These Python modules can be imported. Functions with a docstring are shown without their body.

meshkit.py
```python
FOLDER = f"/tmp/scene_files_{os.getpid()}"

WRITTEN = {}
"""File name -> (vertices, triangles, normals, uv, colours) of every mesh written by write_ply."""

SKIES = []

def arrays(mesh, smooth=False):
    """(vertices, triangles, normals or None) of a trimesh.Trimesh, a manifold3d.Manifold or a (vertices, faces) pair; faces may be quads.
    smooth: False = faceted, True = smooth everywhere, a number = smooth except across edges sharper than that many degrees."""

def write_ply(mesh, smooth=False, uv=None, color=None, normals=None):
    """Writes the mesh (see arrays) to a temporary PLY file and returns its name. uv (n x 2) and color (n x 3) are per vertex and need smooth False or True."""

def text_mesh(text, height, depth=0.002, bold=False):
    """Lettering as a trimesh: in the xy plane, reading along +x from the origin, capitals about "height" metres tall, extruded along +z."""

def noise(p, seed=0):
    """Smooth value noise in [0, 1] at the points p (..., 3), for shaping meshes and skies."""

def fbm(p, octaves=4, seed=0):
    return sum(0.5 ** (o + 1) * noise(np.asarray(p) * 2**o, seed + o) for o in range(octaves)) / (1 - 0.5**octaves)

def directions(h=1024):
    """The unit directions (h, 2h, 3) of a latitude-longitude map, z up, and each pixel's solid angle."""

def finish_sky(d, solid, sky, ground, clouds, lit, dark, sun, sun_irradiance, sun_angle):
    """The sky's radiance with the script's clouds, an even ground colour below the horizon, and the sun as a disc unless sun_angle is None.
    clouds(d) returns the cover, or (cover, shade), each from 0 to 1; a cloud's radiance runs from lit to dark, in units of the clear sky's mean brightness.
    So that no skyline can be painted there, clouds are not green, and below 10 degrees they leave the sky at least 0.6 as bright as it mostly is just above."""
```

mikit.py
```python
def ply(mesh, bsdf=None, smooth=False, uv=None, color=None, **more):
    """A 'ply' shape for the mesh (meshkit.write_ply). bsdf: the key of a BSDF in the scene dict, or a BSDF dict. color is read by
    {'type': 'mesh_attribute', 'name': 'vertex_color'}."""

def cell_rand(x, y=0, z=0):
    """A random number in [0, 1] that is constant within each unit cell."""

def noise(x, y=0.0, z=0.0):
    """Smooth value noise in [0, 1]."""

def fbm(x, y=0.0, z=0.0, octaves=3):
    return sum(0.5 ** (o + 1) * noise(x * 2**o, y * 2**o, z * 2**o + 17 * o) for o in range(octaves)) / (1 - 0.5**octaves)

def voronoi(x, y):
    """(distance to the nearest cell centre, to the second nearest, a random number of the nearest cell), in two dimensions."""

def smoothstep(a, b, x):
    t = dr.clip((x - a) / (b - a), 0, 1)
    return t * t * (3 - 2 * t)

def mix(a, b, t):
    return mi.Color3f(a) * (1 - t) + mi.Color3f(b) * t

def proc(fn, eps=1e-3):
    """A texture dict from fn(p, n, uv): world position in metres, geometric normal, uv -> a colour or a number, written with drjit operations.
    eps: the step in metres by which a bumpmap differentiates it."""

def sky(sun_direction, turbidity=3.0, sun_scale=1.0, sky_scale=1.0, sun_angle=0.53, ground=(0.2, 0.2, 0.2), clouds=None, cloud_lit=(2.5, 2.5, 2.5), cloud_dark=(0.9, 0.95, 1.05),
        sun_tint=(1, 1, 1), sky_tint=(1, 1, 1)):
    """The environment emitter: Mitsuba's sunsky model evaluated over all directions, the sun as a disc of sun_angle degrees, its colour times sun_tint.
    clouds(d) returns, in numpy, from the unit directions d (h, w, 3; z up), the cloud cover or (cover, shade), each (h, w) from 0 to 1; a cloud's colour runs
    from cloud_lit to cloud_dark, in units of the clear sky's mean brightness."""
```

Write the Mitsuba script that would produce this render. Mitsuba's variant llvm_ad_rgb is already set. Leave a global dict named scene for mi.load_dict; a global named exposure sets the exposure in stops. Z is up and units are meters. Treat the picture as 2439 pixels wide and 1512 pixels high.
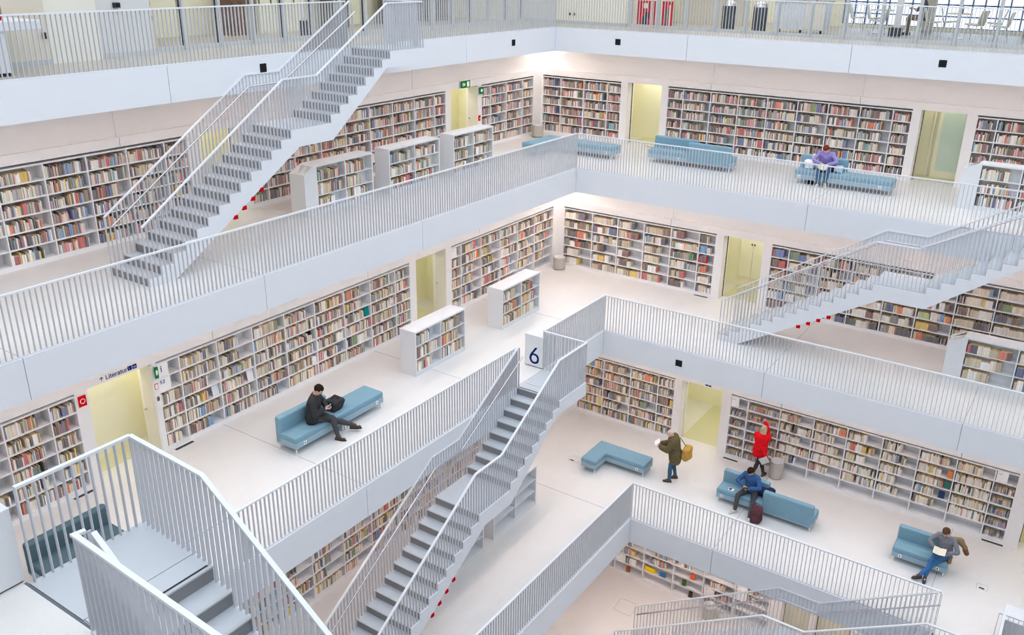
import math, random
import numpy as np, trimesh, drjit as dr, mitsuba as mi
import manifold3d as m3
import mikit, meshkit
from mikit import proc, noise, fbm, mix, smoothstep

scene, labels = {}, {}
T = mi.ScalarTransform4f
R = random.Random(7)
PI = math.pi

# ------------------------------------------------------------------ camera, light, exposure
POS = np.array([8.60647, -18.687357, 13.996751]); FWD = np.array([-0.517424, 0.769663, -0.37402]); UP = np.array([-0.220408, 0.302463, 0.927328])
scene['camera'] = {'type': 'perspective', 'fov': 59.8616, 'fov_axis': 'x', 'near_clip': 0.05, 'far_clip': 200.0,
                   'to_world': T().look_at(origin=POS.tolist(), target=(POS + FWD).tolist(), up=UP.tolist())}
exposure = 0.12
SKY_RGB = (1.22, 1.33, 1.48)        # luminous glass roof over the atrium
STRIP_RGB = (18.0, 14.6, 13.4)       # added strips under the galleries, in place of round downlights
CORNER_RGB = (420, 370, 335)         # downlights in the gallery corners
ROOM_RGB = (4.6, 4.5, 4.3)          # lamps in the rooms behind the doorways
OFFICE_RGB = (2.2, 2.15, 1.9)
PANE_RGB = (1.5, 1.8, 2.1)       # daylight in the cafe windows


def srgb(*c):
    c = np.array(c, float) / 255
    return tuple(float(x) for x in np.where(c <= .04045, c / 12.92, ((c + .055) / 1.055) ** 2.4))


def rgb(c): return {'type': 'rgb', 'value': list(map(float, c))}
def emit(c): return {'type': 'area', 'radiance': rgb(c)}
def two(b): return {'type': 'twosided', 'bsdf': b}
def matte(c): return two({'type': 'diffuse', 'reflectance': rgb(c)})
def satin(c, a=.25): return two({'type': 'roughplastic', 'diffuse_reflectance': rgb(c), 'alpha': a, 'nonlinear': False})


# ------------------------------------------------------------------ materials
def floor_tex(p, n, uv):
    v = fbm(p.x * .9, p.y * .9, 0, 3) * .05 + noise(p.x * 55, p.y * 55) * .03
    return mi.Color3f(.80, .785, .765) * (.955 + v)


def fabric_tex(p, n, uv):
    v = noise(p.x * 160, p.y * 160, p.z * 160) * .25 + fbm(p.x * 9, p.y * 9, p.z * 9) * .12
    return mi.Color3f(.195, .335, .415) * (.83 + v)


def wicker_tex(p, n, uv):
    v = noise(p.x * 90, p.y * 90, p.z * 130)
    return mix((.36, .34, .31), (.56, .53, .48), v)


def knit(c0, c1, s):
    c0, c1 = [float(x) for x in c0], [float(x) for x in c1]

    def f(p, n, uv):
        return mix(c0, c1, noise(p.x * s, p.y * s, p.z * s) * .7 + noise(p.x * 23, p.y * 23, p.z * 23) * .3)
    return f


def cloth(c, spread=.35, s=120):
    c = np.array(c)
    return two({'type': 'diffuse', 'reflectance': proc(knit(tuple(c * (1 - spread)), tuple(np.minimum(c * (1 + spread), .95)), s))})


M = {
    'paint': matte((.79, .79, .80)), 'fascia': matte((.73, .755, .79)), 'wall': matte((.80, .79, .785)), 'furniture': satin((.80, .82, .84), .3),
    'rail': satin((.80, .82, .85), .3), 'floor': two({'type': 'roughplastic', 'diffuse_reflectance': proc(floor_tex), 'alpha': .22, 'nonlinear': False}),
    'step': satin((.60, .64, .68), .3), 'riser': matte((.25, .255, .265)), 'bar': satin((.63, .65, .69), .3), 'sofa_old_painted_shade': cloth((.085, .135, .155), .2, 160), 'seam': matte((.16, .17, .18)), 'groove': matte((.45, .45, .46)),  # riser and bar hold painted shade; sofa cloth is older and painted shaded
    'yellow': matte((.84, .82, .64)), 'yellowfloor': satin((.70, .68, .45), .3), 'jamb': matte((.72, .70, .62)),  # yellow holds the tint of the room light, put into the wall colour
    'fabric': two({'type': 'diffuse', 'reflectance': proc(fabric_tex)}), 'base': matte((.30, .42, .50)), 'chrome': two({'type': 'roughconductor', 'material': 'Al', 'alpha': .25}),
    'wicker': two({'type': 'diffuse', 'reflectance': proc(wicker_tex)}), 'book': two({'type': 'diffuse', 'reflectance': {'type': 'mesh_attribute', 'name': 'vertex_color'}}),
    'black': matte((.02, .02, .022)), 'dark': matte((.055, .055, .06)), 'white': matte((.86, .86, .86)), 'navy': matte(srgb(20, 40, 100)), 'red': matte(srgb(190, 20, 30)),
    'green': matte(srgb(30, 110, 60)), 'beige': matte((.62, .57, .47)), 'beigefloor': satin((.52, .48, .40), .3), 'greypanel': matte((.60, .61, .60)), 'frame': satin((.56, .58, .58), .3),
    'frost': matte((.62, .74, .66)), 'brown': matte((.16, .08, .04)), 'darkbrown': matte((.13, .11, .085)), 'glass': {'type': 'thindielectric', 'int_ior': 1.5}, 'skin': matte((.62, .38, .28)), 'skin_light': matte((.72, .47, .38)),
    'hair_dark': matte((.025, .018, .014)), 'hair_brown': matte((.10, .055, .03)), 'hair_red': matte((.16, .035, .02)), 'hair_blond': matte((.50, .40, .27)), 'hair_grey': matte((.62, .56, .52)),
    'charcoal': cloth((.045, .045, .05)), 'trouser_grey': cloth((.075, .075, .08)), 'olive': cloth((.13, .105, .055), .45, 60), 'jeans': cloth((.05, .11, .20)), 'jeans_bright': cloth((.05, .15, .33)),
    'blue_jacket': cloth((.045, .11, .27)), 'grey_knit': cloth((.19, .20, .225), .3, 80), 'purple_knit': cloth((.30, .25, .56), .25, 70), 'red_coat': cloth((.66, .012, .02), .25, 90), 'shirt': matte((.55, .62, .80)),
    'leather': satin((.09, .05, .03), .3), 'shoe_dark': satin((.06, .045, .035), .35), 'shoe_white': satin((.62, .62, .56), .35), 'wine': cloth((.11, .045, .055)), 'tan': cloth((.50, .30, .08)), 'navy_cloth': cloth((.02, .035, .09)),
    'khaki': cloth((.20, .14, .08)), 'cream': matte((.80, .75, .62)), 'steel': two({'type': 'roughconductor', 'material': 'Cr', 'alpha': .2}), 'chair': satin((.72, .68, .52), .3), 'bluegrey': matte((.42, .52, .56)), 'mullion': matte((.10, .17, .33)), 'yellow_obj': matte(srgb(235, 195, 20)),
    'jacket_brown': cloth((.23, .16, .09)), 'bluebag': satin((.48, .62, .82), .3), 'lampbsdf': matte((.8, .8, .8)), 'palegrey': matte((.45, .48, .47)),
}
for k_, b_ in M.items():
    scene['mat_' + k_] = b_


def B(name): return 'mat_' + name


# ------------------------------------------------------------------ naming helpers
COUNT = {}


def uniq(key):
    n = COUNT.get(key, 0); COUNT[key] = n + 1
    return key if n == 0 else f'{key}_{n:03d}'


def thing(name, label=None, cat=None, group=None, kind=None):
    k = uniq(name); d = {}
    if label: d['label'] = label
    if cat: d['category'] = cat
    if group: d['group'] = group
    if kind: d['kind'] = kind
    if d: labels[k] = d
    return k


def part(parent, name, mesh, mat, smooth=False, label=None, to=None, kind=None, **more):
    k = uniq(parent + '__' + name)
    d = mesh if isinstance(mesh, dict) else mikit.ply(mesh, B(mat), smooth, **more)
    if to is not None: d = {**d, 'to_world': to}
    scene[k] = d
    if label or kind:
        labels[k] = {**({'label': label} if label else {}), **({'kind': kind} if kind else {})}
    return k


def whole(name, mesh, mat, label, cat, smooth=False, group=None, kind=None, **more):
    k = thing(name, label, cat, group, kind)
    scene[k] = mikit.ply(mesh, B(mat), smooth, **more)
    return k


# ------------------------------------------------------------------ mesh helpers
def box(x0, x1, y0, y1, z0, z1):
    b = trimesh.creation.box(extents=(abs(x1 - x0), abs(y1 - y0), abs(z1 - z0)))
    b.apply_translation(((x0 + x1) / 2, (y0 + y1) / 2, (z0 + z1) / 2)); return b


def cat(*ms): return trimesh.util.concatenate([m for m in ms if m is not None])


def rbox(x0, x1, y0, y1, z0, z1, r=.02, seg=8):
    s = m3.Manifold.sphere(r, seg)
    return tri(m3.Manifold.batch_hull([s.translate((x, y, z)) for x in (x0 + r, x1 - r) for y in (y0 + r, y1 - r) for z in (z0 + r, z1 - r)]))


def tri(m):
    g = m.to_mesh(); return trimesh.Trimesh(np.array(g.vert_properties[:, :3], float), np.array(g.tri_verts), process=False)


def cyl(r, z0, z1, x=0, y=0, seg=16, r2=None):
    m = m3.Manifold.cylinder(z1 - z0, r, r if r2 is None else r2, seg).translate((x, y, z0)); return tri(m)


def bar(p, q, w, h=None, up=(0, 0, 1)):
    """square bar from p to q"""
    p, q = np.array(p, float), np.array(q, float); d = q - p; L = np.linalg.norm(d); d /= L
    s = np.cross(d, up); s = s / np.linalg.norm(s) if np.linalg.norm(s) > 1e-6 else np.array([1., 0, 0]); u = np.cross(s, d)
    b = trimesh.creation.box(extents=(L, w, h or w)); m = np.eye(4); m[:3, 0], m[:3, 1], m[:3, 2], m[:3, 3] = d, s, u, (p + q) / 2
    b.apply_transform(m); return b


def tube(p, q, r, seg=10):
    p, q = np.array(p, float), np.array(q, float)
    c = trimesh.creation.cylinder(radius=r, segment=[p, q], sections=seg); return c


def sweep(pts, w, h):
    """mitred rectangular rail (flat on top) along a polyline; width w sideways, height h"""
    pts = [np.array(p, float) for p in pts]; n = len(pts); V, Fc = [], []
    ds = [(pts[i + 1] - pts[i]) / np.linalg.norm(pts[i + 1] - pts[i]) for i in range(n - 1)]
    sd = []
    for d in ds:
        s = np.cross(d, (0, 0, 1)); sd.append(s / np.linalg.norm(s))
    for i in range(n):
        a, b = sd[max(i - 1, 0)], sd[min(i, n - 2)]
        s = a + b; s /= np.linalg.norm(s); s = s / max(.3, np.dot(s, a))
        for (x, z) in ((-w / 2, 0), (w / 2, 0), (w / 2, -h), (-w / 2, -h)):
            V.append(pts[i] + s * x + np.array([0, 0, z]))
    for i in range(n - 1):
        for j in range(4):
            a, b = i * 4 + j, i * 4 + (j + 1) % 4
            Fc += [[a, a + 4, b], [b, a + 4, b + 4]]
    Fc += [[0, 1, 2], [0, 2, 3]]; e = 4 * (n - 1); Fc += [[e, e + 2, e + 1], [e, e + 3, e + 2]]
    m = trimesh.Trimesh(np.array(V), np.array(Fc), process=False); m.fix_normals(); return m


def prism(pts, axis_map, v0, v1):
    """extrude polygon (u,z) between v0 and v1; axis_map(u,v,z) -> xyz"""
    cs = m3.CrossSection([np.array(pts, float)], m3.FillRule.EvenOdd)
    t = tri(m3.Manifold.extrude(cs, v1 - v0)); v = t.vertices
    w = np.array([axis_map(a, v0 + c, b) for a, b, c in v]); t = trimesh.Trimesh(w, t.faces, process=False); t.fix_normals(); return t


def text(s, h, depth=.004):
    m = meshkit.text_mesh(s, h)
    return m


# ------------------------------------------------------------------ building dimensions
H, FT = 3.965, .74
COR = {-1: (2.6, -2.65), 0: (0, 0), 1: (-2.54, 2.69), 2: (-5.19, 5.32), 3: (-7.67, 7.87), 4: (-10.3, 10.5)}
XW = {-1: -2.2, 0: -4.5, 1: -6.95, 2: -9.45, 3: -10.15}
YW = {-1: 2.46, 0: 4.58, 1: 7.15, 2: 9.93, 3: 9.9}
CX, CY = 5.11, -4.98
ORD = ['first', 'second', 'third', 'fourth', 'fifth', 'sixth', 'seventh', 'eighth', 'ninth', 'tenth', 'eleventh', 'twelfth', 'thirteenth', 'fourteenth', 'fifteenth', 'sixteenth', 'seventeenth', 'eighteenth', 'nineteenth', 'twentieth']
ORD += [str(i) + 'th' for i in range(21, 60)]
LV = {-1: 'lowest', 0: 'lower', 1: 'middle', 2: 'upper', 3: 'top'}

# ------------------------------------------------------------------ floors, fascias, roof
OX0, OX1, OY0, OY1 = -16., 26., -26., 17.
for k in range(-1, 5):
    z = k * H; cx, cy = COR[k]; rx, fy = 2 * CX - cx, 2 * CY - cy
    key = thing('floor', kind='structure')
    if k == -1:
        scene[key] = mikit.ply(box(OX0, OX1, OY0, OY1, z - .3, z), B('floor')); continue
    y0 = fy
    m = cat(box(OX0, cx, OY0, OY1, z - FT, z), box(cx, rx, cy, OY1, z - FT, z), box(rx, OX1, OY0, OY1, z - FT, z), box(cx, rx, OY0, fy, z - FT, z))
    scene[key] = mikit.ply(m, B('floor' if k < 3 else 'beigefloor'))
    f = thing('trim_1', kind='structure')
    # fascia panels, five metres each, with open joints
    g, t = .006, .03
    seams_l = {0: [], 1: [-7.4, -2.3], 2: [-12.3, -7.3, -2.25], 3: [-12.2, -7.2, -2.2, 2.9], 4: []}[k]
    seams_r = {0: [2.37, 7.3], 1: [2.3, 7.1], 2: [2.1, 7.1, 12.1], 3: [-2.9, 2.0, 7.0, 12.0], 4: []}[k]
    if k >= 1: seams_l = seams_l + [fy - .0] if k == 4 else seams_l
    es = [fy] + sorted(seams_l) + [cy]
    for a, b in zip(es[:-1], es[1:]): part(f, 'panel', box(cx, cx + t, a + g, b - g, z - FT - .005, z), 'fascia')
    es = [cx + t] + sorted(seams_r) + [rx]
    for a, b in zip(es[:-1], es[1:]): part(f, 'panel', box(a + g, b - g, cy - t, cy, z - FT - .005, z), 'fascia')
    part(f, 'panel', box(rx - t, rx, fy, cy - t, z - FT, z), 'fascia'); part(f, 'panel', box(cx, rx, fy, fy + t, z - FT, z), 'fascia')
    # floor joints
    if k in (0, 1, 2):
        j = thing('trim_2', kind='structure')
        strips = [box(XW[k], cx, cy - .008, cy + .008, z, z + .002)] if k < 2 else []
        strips += [box(XW[k], cx, s - .008, s + .008, z, z + .002) for s in seams_l]
        strips += [box(s - .008, s + .008, cy, YW[k], z, z + .002) for s in seams_r]
        for s in strips: part(j, 'joint', s, 'groove')
# roof: luminous glass ceiling above the void, closed shaft around it
ck = thing('ceiling', kind='structure')
zc = 23.
v = np.array([[-11, -21, zc], [21.5, -21, zc], [21.5, 11, zc], [-11, 11, zc]], float)
scene[ck] = {**mikit.ply((v, np.array([[0, 2, 1], [0, 3, 2]])), B('lampbsdf')), 'emitter': emit(SKY_RGB)}
sh = thing('wall_upper', kind='structure')
scene[sh] = mikit.ply(cat(box(-11.3, -11, -21.3, 11.3, 15.86, zc), box(21.5, 21.8, -21.3, 11.3, 15.86, zc), box(-11, 21.5, 11, 11.3, 15.86, zc), box(-11, 21.5, -21.3, -21, 15.86, zc)), B('paint'))
# far sides of the hall (behind the camera and to its right)
for k in range(-1, 4):
    z = k * H; x1, y1 = 2 * CX - XW[min(k, 2)], 2 * CY - YW[min(k, 2)] - (1.5 if k == 3 else 0)
    scene[thing('wall_far', kind='structure')] = mikit.ply(box(x1, x1 + .3, y1, YW[k], z, z + H - FT), B('wall'))
    scene[thing('wall_near', kind='structure')] = mikit.ply(box(XW[k], x1, y1 - .3, y1, z, z + H - FT), B('wall'))

# ------------------------------------------------------------------ wall pieces: map (a along, d into the wall, z)
def mapper(side, face):
    if side == 'L': return lambda a0, a1, d0, d1, z0, z1: box(face - d1, face - d0, a0, a1, z0, z1)
    return lambda a0, a1, d0, d1, z0, z1: box(a0, a1, face + d0, face + d1, z0, z1)


def build_wall(side, k, openings, a_min, a_max):
    """wall with lower piers between the openings and a recessed upper part"""
    z, f = k * H, (XW if side == 'L' else YW)[k]; mb = mapper(side, f)
    ops = sorted(openings); ps, at = [], a_min
    for a0, a1 in ops:
        if a0 > at + .005: ps.append(mb(at, a0, 0, .5, z, z + 2.12))
        at = a1
    if at < a_max: ps.append(mb(at, a_max, 0, .5, z, z + 2.12))
    key = thing('wall_' + ('left' if side == 'L' else 'back'), kind='structure')
    scene[key] = mikit.ply(cat(*ps), B('wall'))
    seams = {('L', 2): [-7.35, 2.65], ('R', 2): [-2.84, 1.95], ('L', 1): [-7.4, -2.4, 2.6], ('R', 1): [-2.65, 3.2], ('R', 0): [2.35, 7.1]}.get((side, k), [])
    es = [a_min] + seams + [a_max]
    for a, b in zip(es[:-1], es[1:]):
        part(key, 'panel', mb(a + .006, b - .006, 0, .5, z + 2.12, z + 2.335), 'wall')
        part(key, 'panel', mb(a + .03 if a != a_min else a - .4, b - .03 if b != a_max else b, .07, .5, z + 2.335, z + H - FT), 'wall')
        if b != a_max: part(key, 'pilaster', mb(b - .03, b + .03, .045, .5, z + 2.335, z + H - FT), 'wall')
    return key


def doorway(side, k, a0, a1, jamb=.38, depth=1.5, style='plain', top=2.12):
    z, f = k * H, (XW if side == 'L' else YW)[k]; mb = mapper(side, f)
    d = thing('door_' + str(COUNT.get('ndoor', 0) + 1), kind='structure'); COUNT['ndoor'] = COUNT.get('ndoor', 0) + 1
    w = .9 if depth > 1.1 else .25
    scene[d] = mikit.ply(cat(mb(a0 - w, a1 + w, depth, depth + .1, z, z + 2.6), mb(a0 - w - .1, a0 - w, .5, depth, z, z + 2.6), mb(a1 + w, a1 + w + .1, .5, depth, z, z + 2.6), mb(a0 - w, a1 + w, .5, depth, z + 2.6, z + 2.7),
                             mb(a0 - w, a0 - .002, .5, .51, z, z + 2.6), mb(a1 + .002, a1 + w, .5, .51, z, z + 2.6), mb(a0 - w, a1 + w, .5, .51, z + 2.12, z + 2.6)), B('yellow'))
    part(d, 'threshold', mb(a0, a1, .38, depth, z, z + .003), 'yellowfloor')
    part(d, 'frame', cat(mb(a0, a0 + .02, jamb - .03, jamb, z, z + top), mb(a1 - .02, a1, jamb - .03, jamb, z, z + top)), 'darkbrown' if style != 'light' else 'jamb')
    lamp = mb(a0, a1, .75, depth - .3, z + 2.585, z + 2.6) if depth > 1.1 else mb(a0 - .1, a1 + .1, .53, depth - .08, z + 2.585, z + 2.6)
    scene[uniq(d + '__lamp')] = {**mikit.ply(lamp, B('lampbsdf')), 'emitter': emit(tuple((.55 if depth > 2 else 1.6 if k == 2 else 1.) * (1. if depth > 1.1 else 1.25) * c for c in ROOM_RGB))}
    if style == 'cupboard':
        n = 3
        for i in range(n):
            b0 = a0 + (a1 - a0) * i / n; b1 = a0 + (a1 - a0) * (i + 1) / n
            part(d, 'door_leaf', mb(b0 + .004, b1 - .004, depth - .05, depth - .02, z + .35, z + 2.35), 'yellow')
        part(d, 'knob', mb(a0 + (a1 - a0) / 3 - .06, a0 + (a1 - a0) / 3 - .03, depth - .08, depth - .05, z + 1.45, z + 1.5), 'dark')
        part(d, 'knob', mb(a0 + (a1 - a0) / 3 + .03, a0 + (a1 - a0) / 3 + .06, depth - .08, depth - .05, z + 1.45, z + 1.5), 'dark')
    if style == 'frosted':
        part(d, 'frame', cat(mb(a0 + .35, a0 + .47, depth - .12, depth - .04, z, z + 2.5), mb(a1 - .1, a1 + .02, depth - .12, depth - .04, z, z + 2.5), mb(a0 + .35, a1, depth - .12, depth - .04, z, z + .2), mb(a0 + .2, a0 + .26, depth - .06, depth - .02, z, z + 2.5)), 'yellow')
        part(d, 'pane', mb(a0 + .47, a1 - .1, depth - .1, depth - .07, z + .2, z + 2.5), 'frost')
        part(d, 'handle', mb(a1 - .06, a1 - .03, depth - .18, depth - .12, z + 1.0, z + 1.15), 'dark')
    if style == 'leaf':       # white open door leaf standing against the right jamb
        part(d, 'door_leaf', mb(a1 - .05, a1 - .01, -.02, .36, z, z + top - .03), 'jamb')
        part(d, 'handle', mb(a1 - .11, a1 - .05, .28, .31, z + 1.0, z + 1.03), 'steel')
    return d


# ------------------------------------------------------------------ books
CREAM = [srgb(238, 228, 208), srgb(247, 243, 236), srgb(224, 214, 190), srgb(250, 248, 246), srgb(232, 222, 212)]
PAL = {
    'white': CREAM, 'red': [srgb(190, 30, 40), srgb(160, 30, 36), srgb(205, 60, 60)], 'dark red': [srgb(110, 30, 38), srgb(90, 28, 34)], 'orange': [srgb(225, 120, 50), srgb(214, 96, 40)],
    'yellow': [srgb(226, 190, 60), srgb(235, 205, 80)], 'green': [srgb(70, 120, 90), srgb(90, 140, 80), srgb(50, 90, 74)], 'teal': [srgb(60, 140, 150), srgb(90, 170, 180)], 'blue': [srgb(50, 100, 170), srgb(40, 70, 130), srgb(90, 150, 200)],
    'navy': [srgb(34, 40, 72), srgb(28, 34, 56)], 'black': [srgb(30, 28, 30), srgb(48, 44, 44), srgb(60, 52, 48)], 'grey': [srgb(130, 128, 130), srgb(165, 165, 170)], 'brown': [srgb(110, 78, 52), srgb(140, 104, 72)], 'pink': [srgb(220, 150, 150), srgb(205, 120, 140)],
    'light green': [srgb(176, 200, 120)], 'beige': [srgb(205, 190, 160), srgb(190, 172, 140)]}
STYLE = {
    'mixed': dict(white=44, red=9, black=11, grey=9, blue=9, navy=6, orange=5, yellow=4, green=4, brown=4, pink=5, teal=3, beige=7, **{'dark red': 6}),
    'literature': dict(white=44, beige=14, black=9, brown=7, red=6, orange=4, yellow=5, green=5, blue=5, navy=3, grey=5, pink=1, **{'dark red': 4}),
    'pale': dict(white=66, beige=14, black=5, red=3, grey=3, blue=2, yellow=2, brown=2),
    'media': dict(grey=26, white=22, pink=12, navy=8, black=8, blue=8, red=5, beige=6),
    'sets': dict(white=48, beige=22, red=7, black=6, navy=8, blue=7, brown=6, yellow=5, green=5, orange=4, grey=5, **{'dark red': 7, 'light green': 3})}
ALLB = []     # (side, face, a0, w, d0, depth, z0, h, colour name, colour, top colour, shelf label)


def fill_cell(rnd, side, face, a0, a1, z0, z1, style, fill, where, dback=.30):
    names = list(STYLE[style]); wts = [STYLE[style][n] for n in names]
    a, end = a0 + .015 + (rnd.random() * .03), a0 + (a1 - a0) * fill - .01
    hcell = z1 - z0; n = 0; run = 0
    hb = rnd.uniform(.62, .80)
    while a < end:
        if run <= 0:
            nm = rnd.choices(names, wts)[0]; col = rnd.choice(PAL[nm]); run = 1
            if style == 'sets': run = rnd.choice([1, 2, 3, 5, 7, 9])
            elif rnd.random() < .12: run = rnd.randint(2, 5)
            if style == 'media': w0, h0 = .014, .135 / hcell
            elif style == 'sets': w0, h0 = rnd.uniform(.02, .04), rnd.uniform(.55, .8)
            else: w0, h0 = rnd.uniform(.014, .042), hb + rnd.uniform(-.14, .13)
        w = w0 * (1 if run > 1 else rnd.uniform(.9, 1.1)); h = min(h0 * hcell, hcell - .02)
        if a + w > end: break
        c = (np.array(col) * .74 + np.array([.74, .71, .68]) * .26) * rnd.uniform(.82, 1.05)  # pale haze mixed into every book colour
        dd = .02 + rnd.random() * .03 + (0 if style != 'media' else .02)
        top = srgb(232, 205, 158) if rnd.random() < .72 else tuple(c * .8)
        ALLB.append((side, face, a, w - .0015, dd, min(.13 + .1 * h / .3, dback - dd - .02), z0, h, nm, tuple(np.minimum(c, .95)), top, where, n)); n += 1
        a += w; run -= 1
        if rnd.random() < .012: a += rnd.uniform(.02, .08)
    return a


DISPLAY = []


def bookcase(name, label, side, face, z, edges, style, seed, depth=.34, skip=(), styles=None, fills=(.72, 1.0), where='', lowfill=None, rows=6, ztop=2.07, zbot=.10, group=None, catg='bookcase', books=True):
    """built-in case: edges are the divider positions along the wall"""
    rnd = random.Random(seed); mb = mapper(side, face); t = .03
    k = thing(name, label, catg, group)
    a0, a1 = edges[0], edges[-1]; pitch = (ztop - zbot) / rows
    part(k, 'back_panel', mb(a0, a1, depth - .02, depth, z, z + ztop + .04), 'paint')
    part(k, 'plinth', mb(a0, a1, .004, .03, z, z + zbot - t), 'paint')
    for i in range(rows + 1):
        part(k, 'shelf', mb(a0 + t / 2, a1 - t / 2, .004, depth - .02, z + zbot + i * pitch - t, z + zbot + i * pitch), 'paint')
    for i, e in enumerate(edges):
        part(k, 'side_panel' if i in (0, len(edges) - 1) else 'divider', mb(e - t / 2 - (.02 if i == 0 else 0), e + t / 2 + (.02 if i == len(edges) - 1 else 0), 0, depth, z, z + ztop), 'paint')
    if not books: return k
    for c in range(len(edges) - 1):
        e0, e1 = edges[c] + t / 2, edges[c + 1] - t / 2
        for r in range(rows):       # r = 0 is the top shelf
            if (c, r) in skip: continue
            st = (styles or {}).get((c, r), (styles or {}).get(c, style))
            zz = z + zbot + (rows - 1 - r) * pitch
            fl = rnd.uniform(*fills); fl = 1 if rnd.random() < .35 else fl
            fill_cell(rnd, side, face, e0, e1, zz, zz + pitch - t, st, fl, (where, c, r), depth)
    return k


def display(side, face, a, z, w, h, col, label, d=.05, lean=.06, group=None):
    """a book shown face-on, leaning back"""
    b = rbox(0, w, -.012, .012, 0, h, .006, 6)
    c = np.tile(col, (len(b.vertices), 1)).astype(float)
    rr = random.Random(int(a * 1000)); v = b.vertices
    inner = (v[:, 2] > h * .35) & (v[:, 2] < h * .99)
    m = b.copy(); m.apply_transform(trimesh.transformations.rotation_matrix(-lean * 3, [1, 0, 0])); 
    if side == 'L':
        m.apply_transform(trimesh.transformations.rotation_matrix(PI / 2, [0, 0, 1])); m.apply_translation((face - d, a, z + .004))
    else: m.apply_translation((a, face + d, z + .004))
    return whole('display_book', m, 'book', label, 'book', group=group, color=c)


# upper gallery (k=2)
z2, z1, z0, zl = 2 * H, H, 0., -H
c1 = [-15.98, -15.02, -14.04, -13.06, -12.08, -11.1, -10.12, -9.14, -8.19, -7.23, -6.26, -5.64]
bookcase('wall_bookcase', 'white built-in wall bookcase of mixed books left of the tall staircase on the upper gallery', 'L', XW[2], z2, c1, 'mixed', 11, where='upper left')
c2 = [-3.86, -3.32, -2.34, -1.36, -.38, .62, 1.63, 2.64, 3.62, 4.18]
bookcase('wall_bookcase', 'white built-in bookcase behind the three low shelf units on the upper gallery', 'L', XW[2], z2, c2, 'mixed', 12, where='upper middle')
c3 = [6.14, 6.67, 7.64, 8.65, 9.36]
bookcase('wall_bookcase', 'narrow white bookcase between the green exit sign and the brightly lit corner', 'L', XW[2], z2, c3, 'mixed', 13, where='upper corner')
r1 = [-9.40, -8.62, -7.66, -6.69, -6.15]
bookcase('wall_bookcase', 'white bookcase right of the brightly lit corner of the upper gallery', 'R', YW[2], z2, r1, 'mixed', 14, where='upper pillar')
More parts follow.
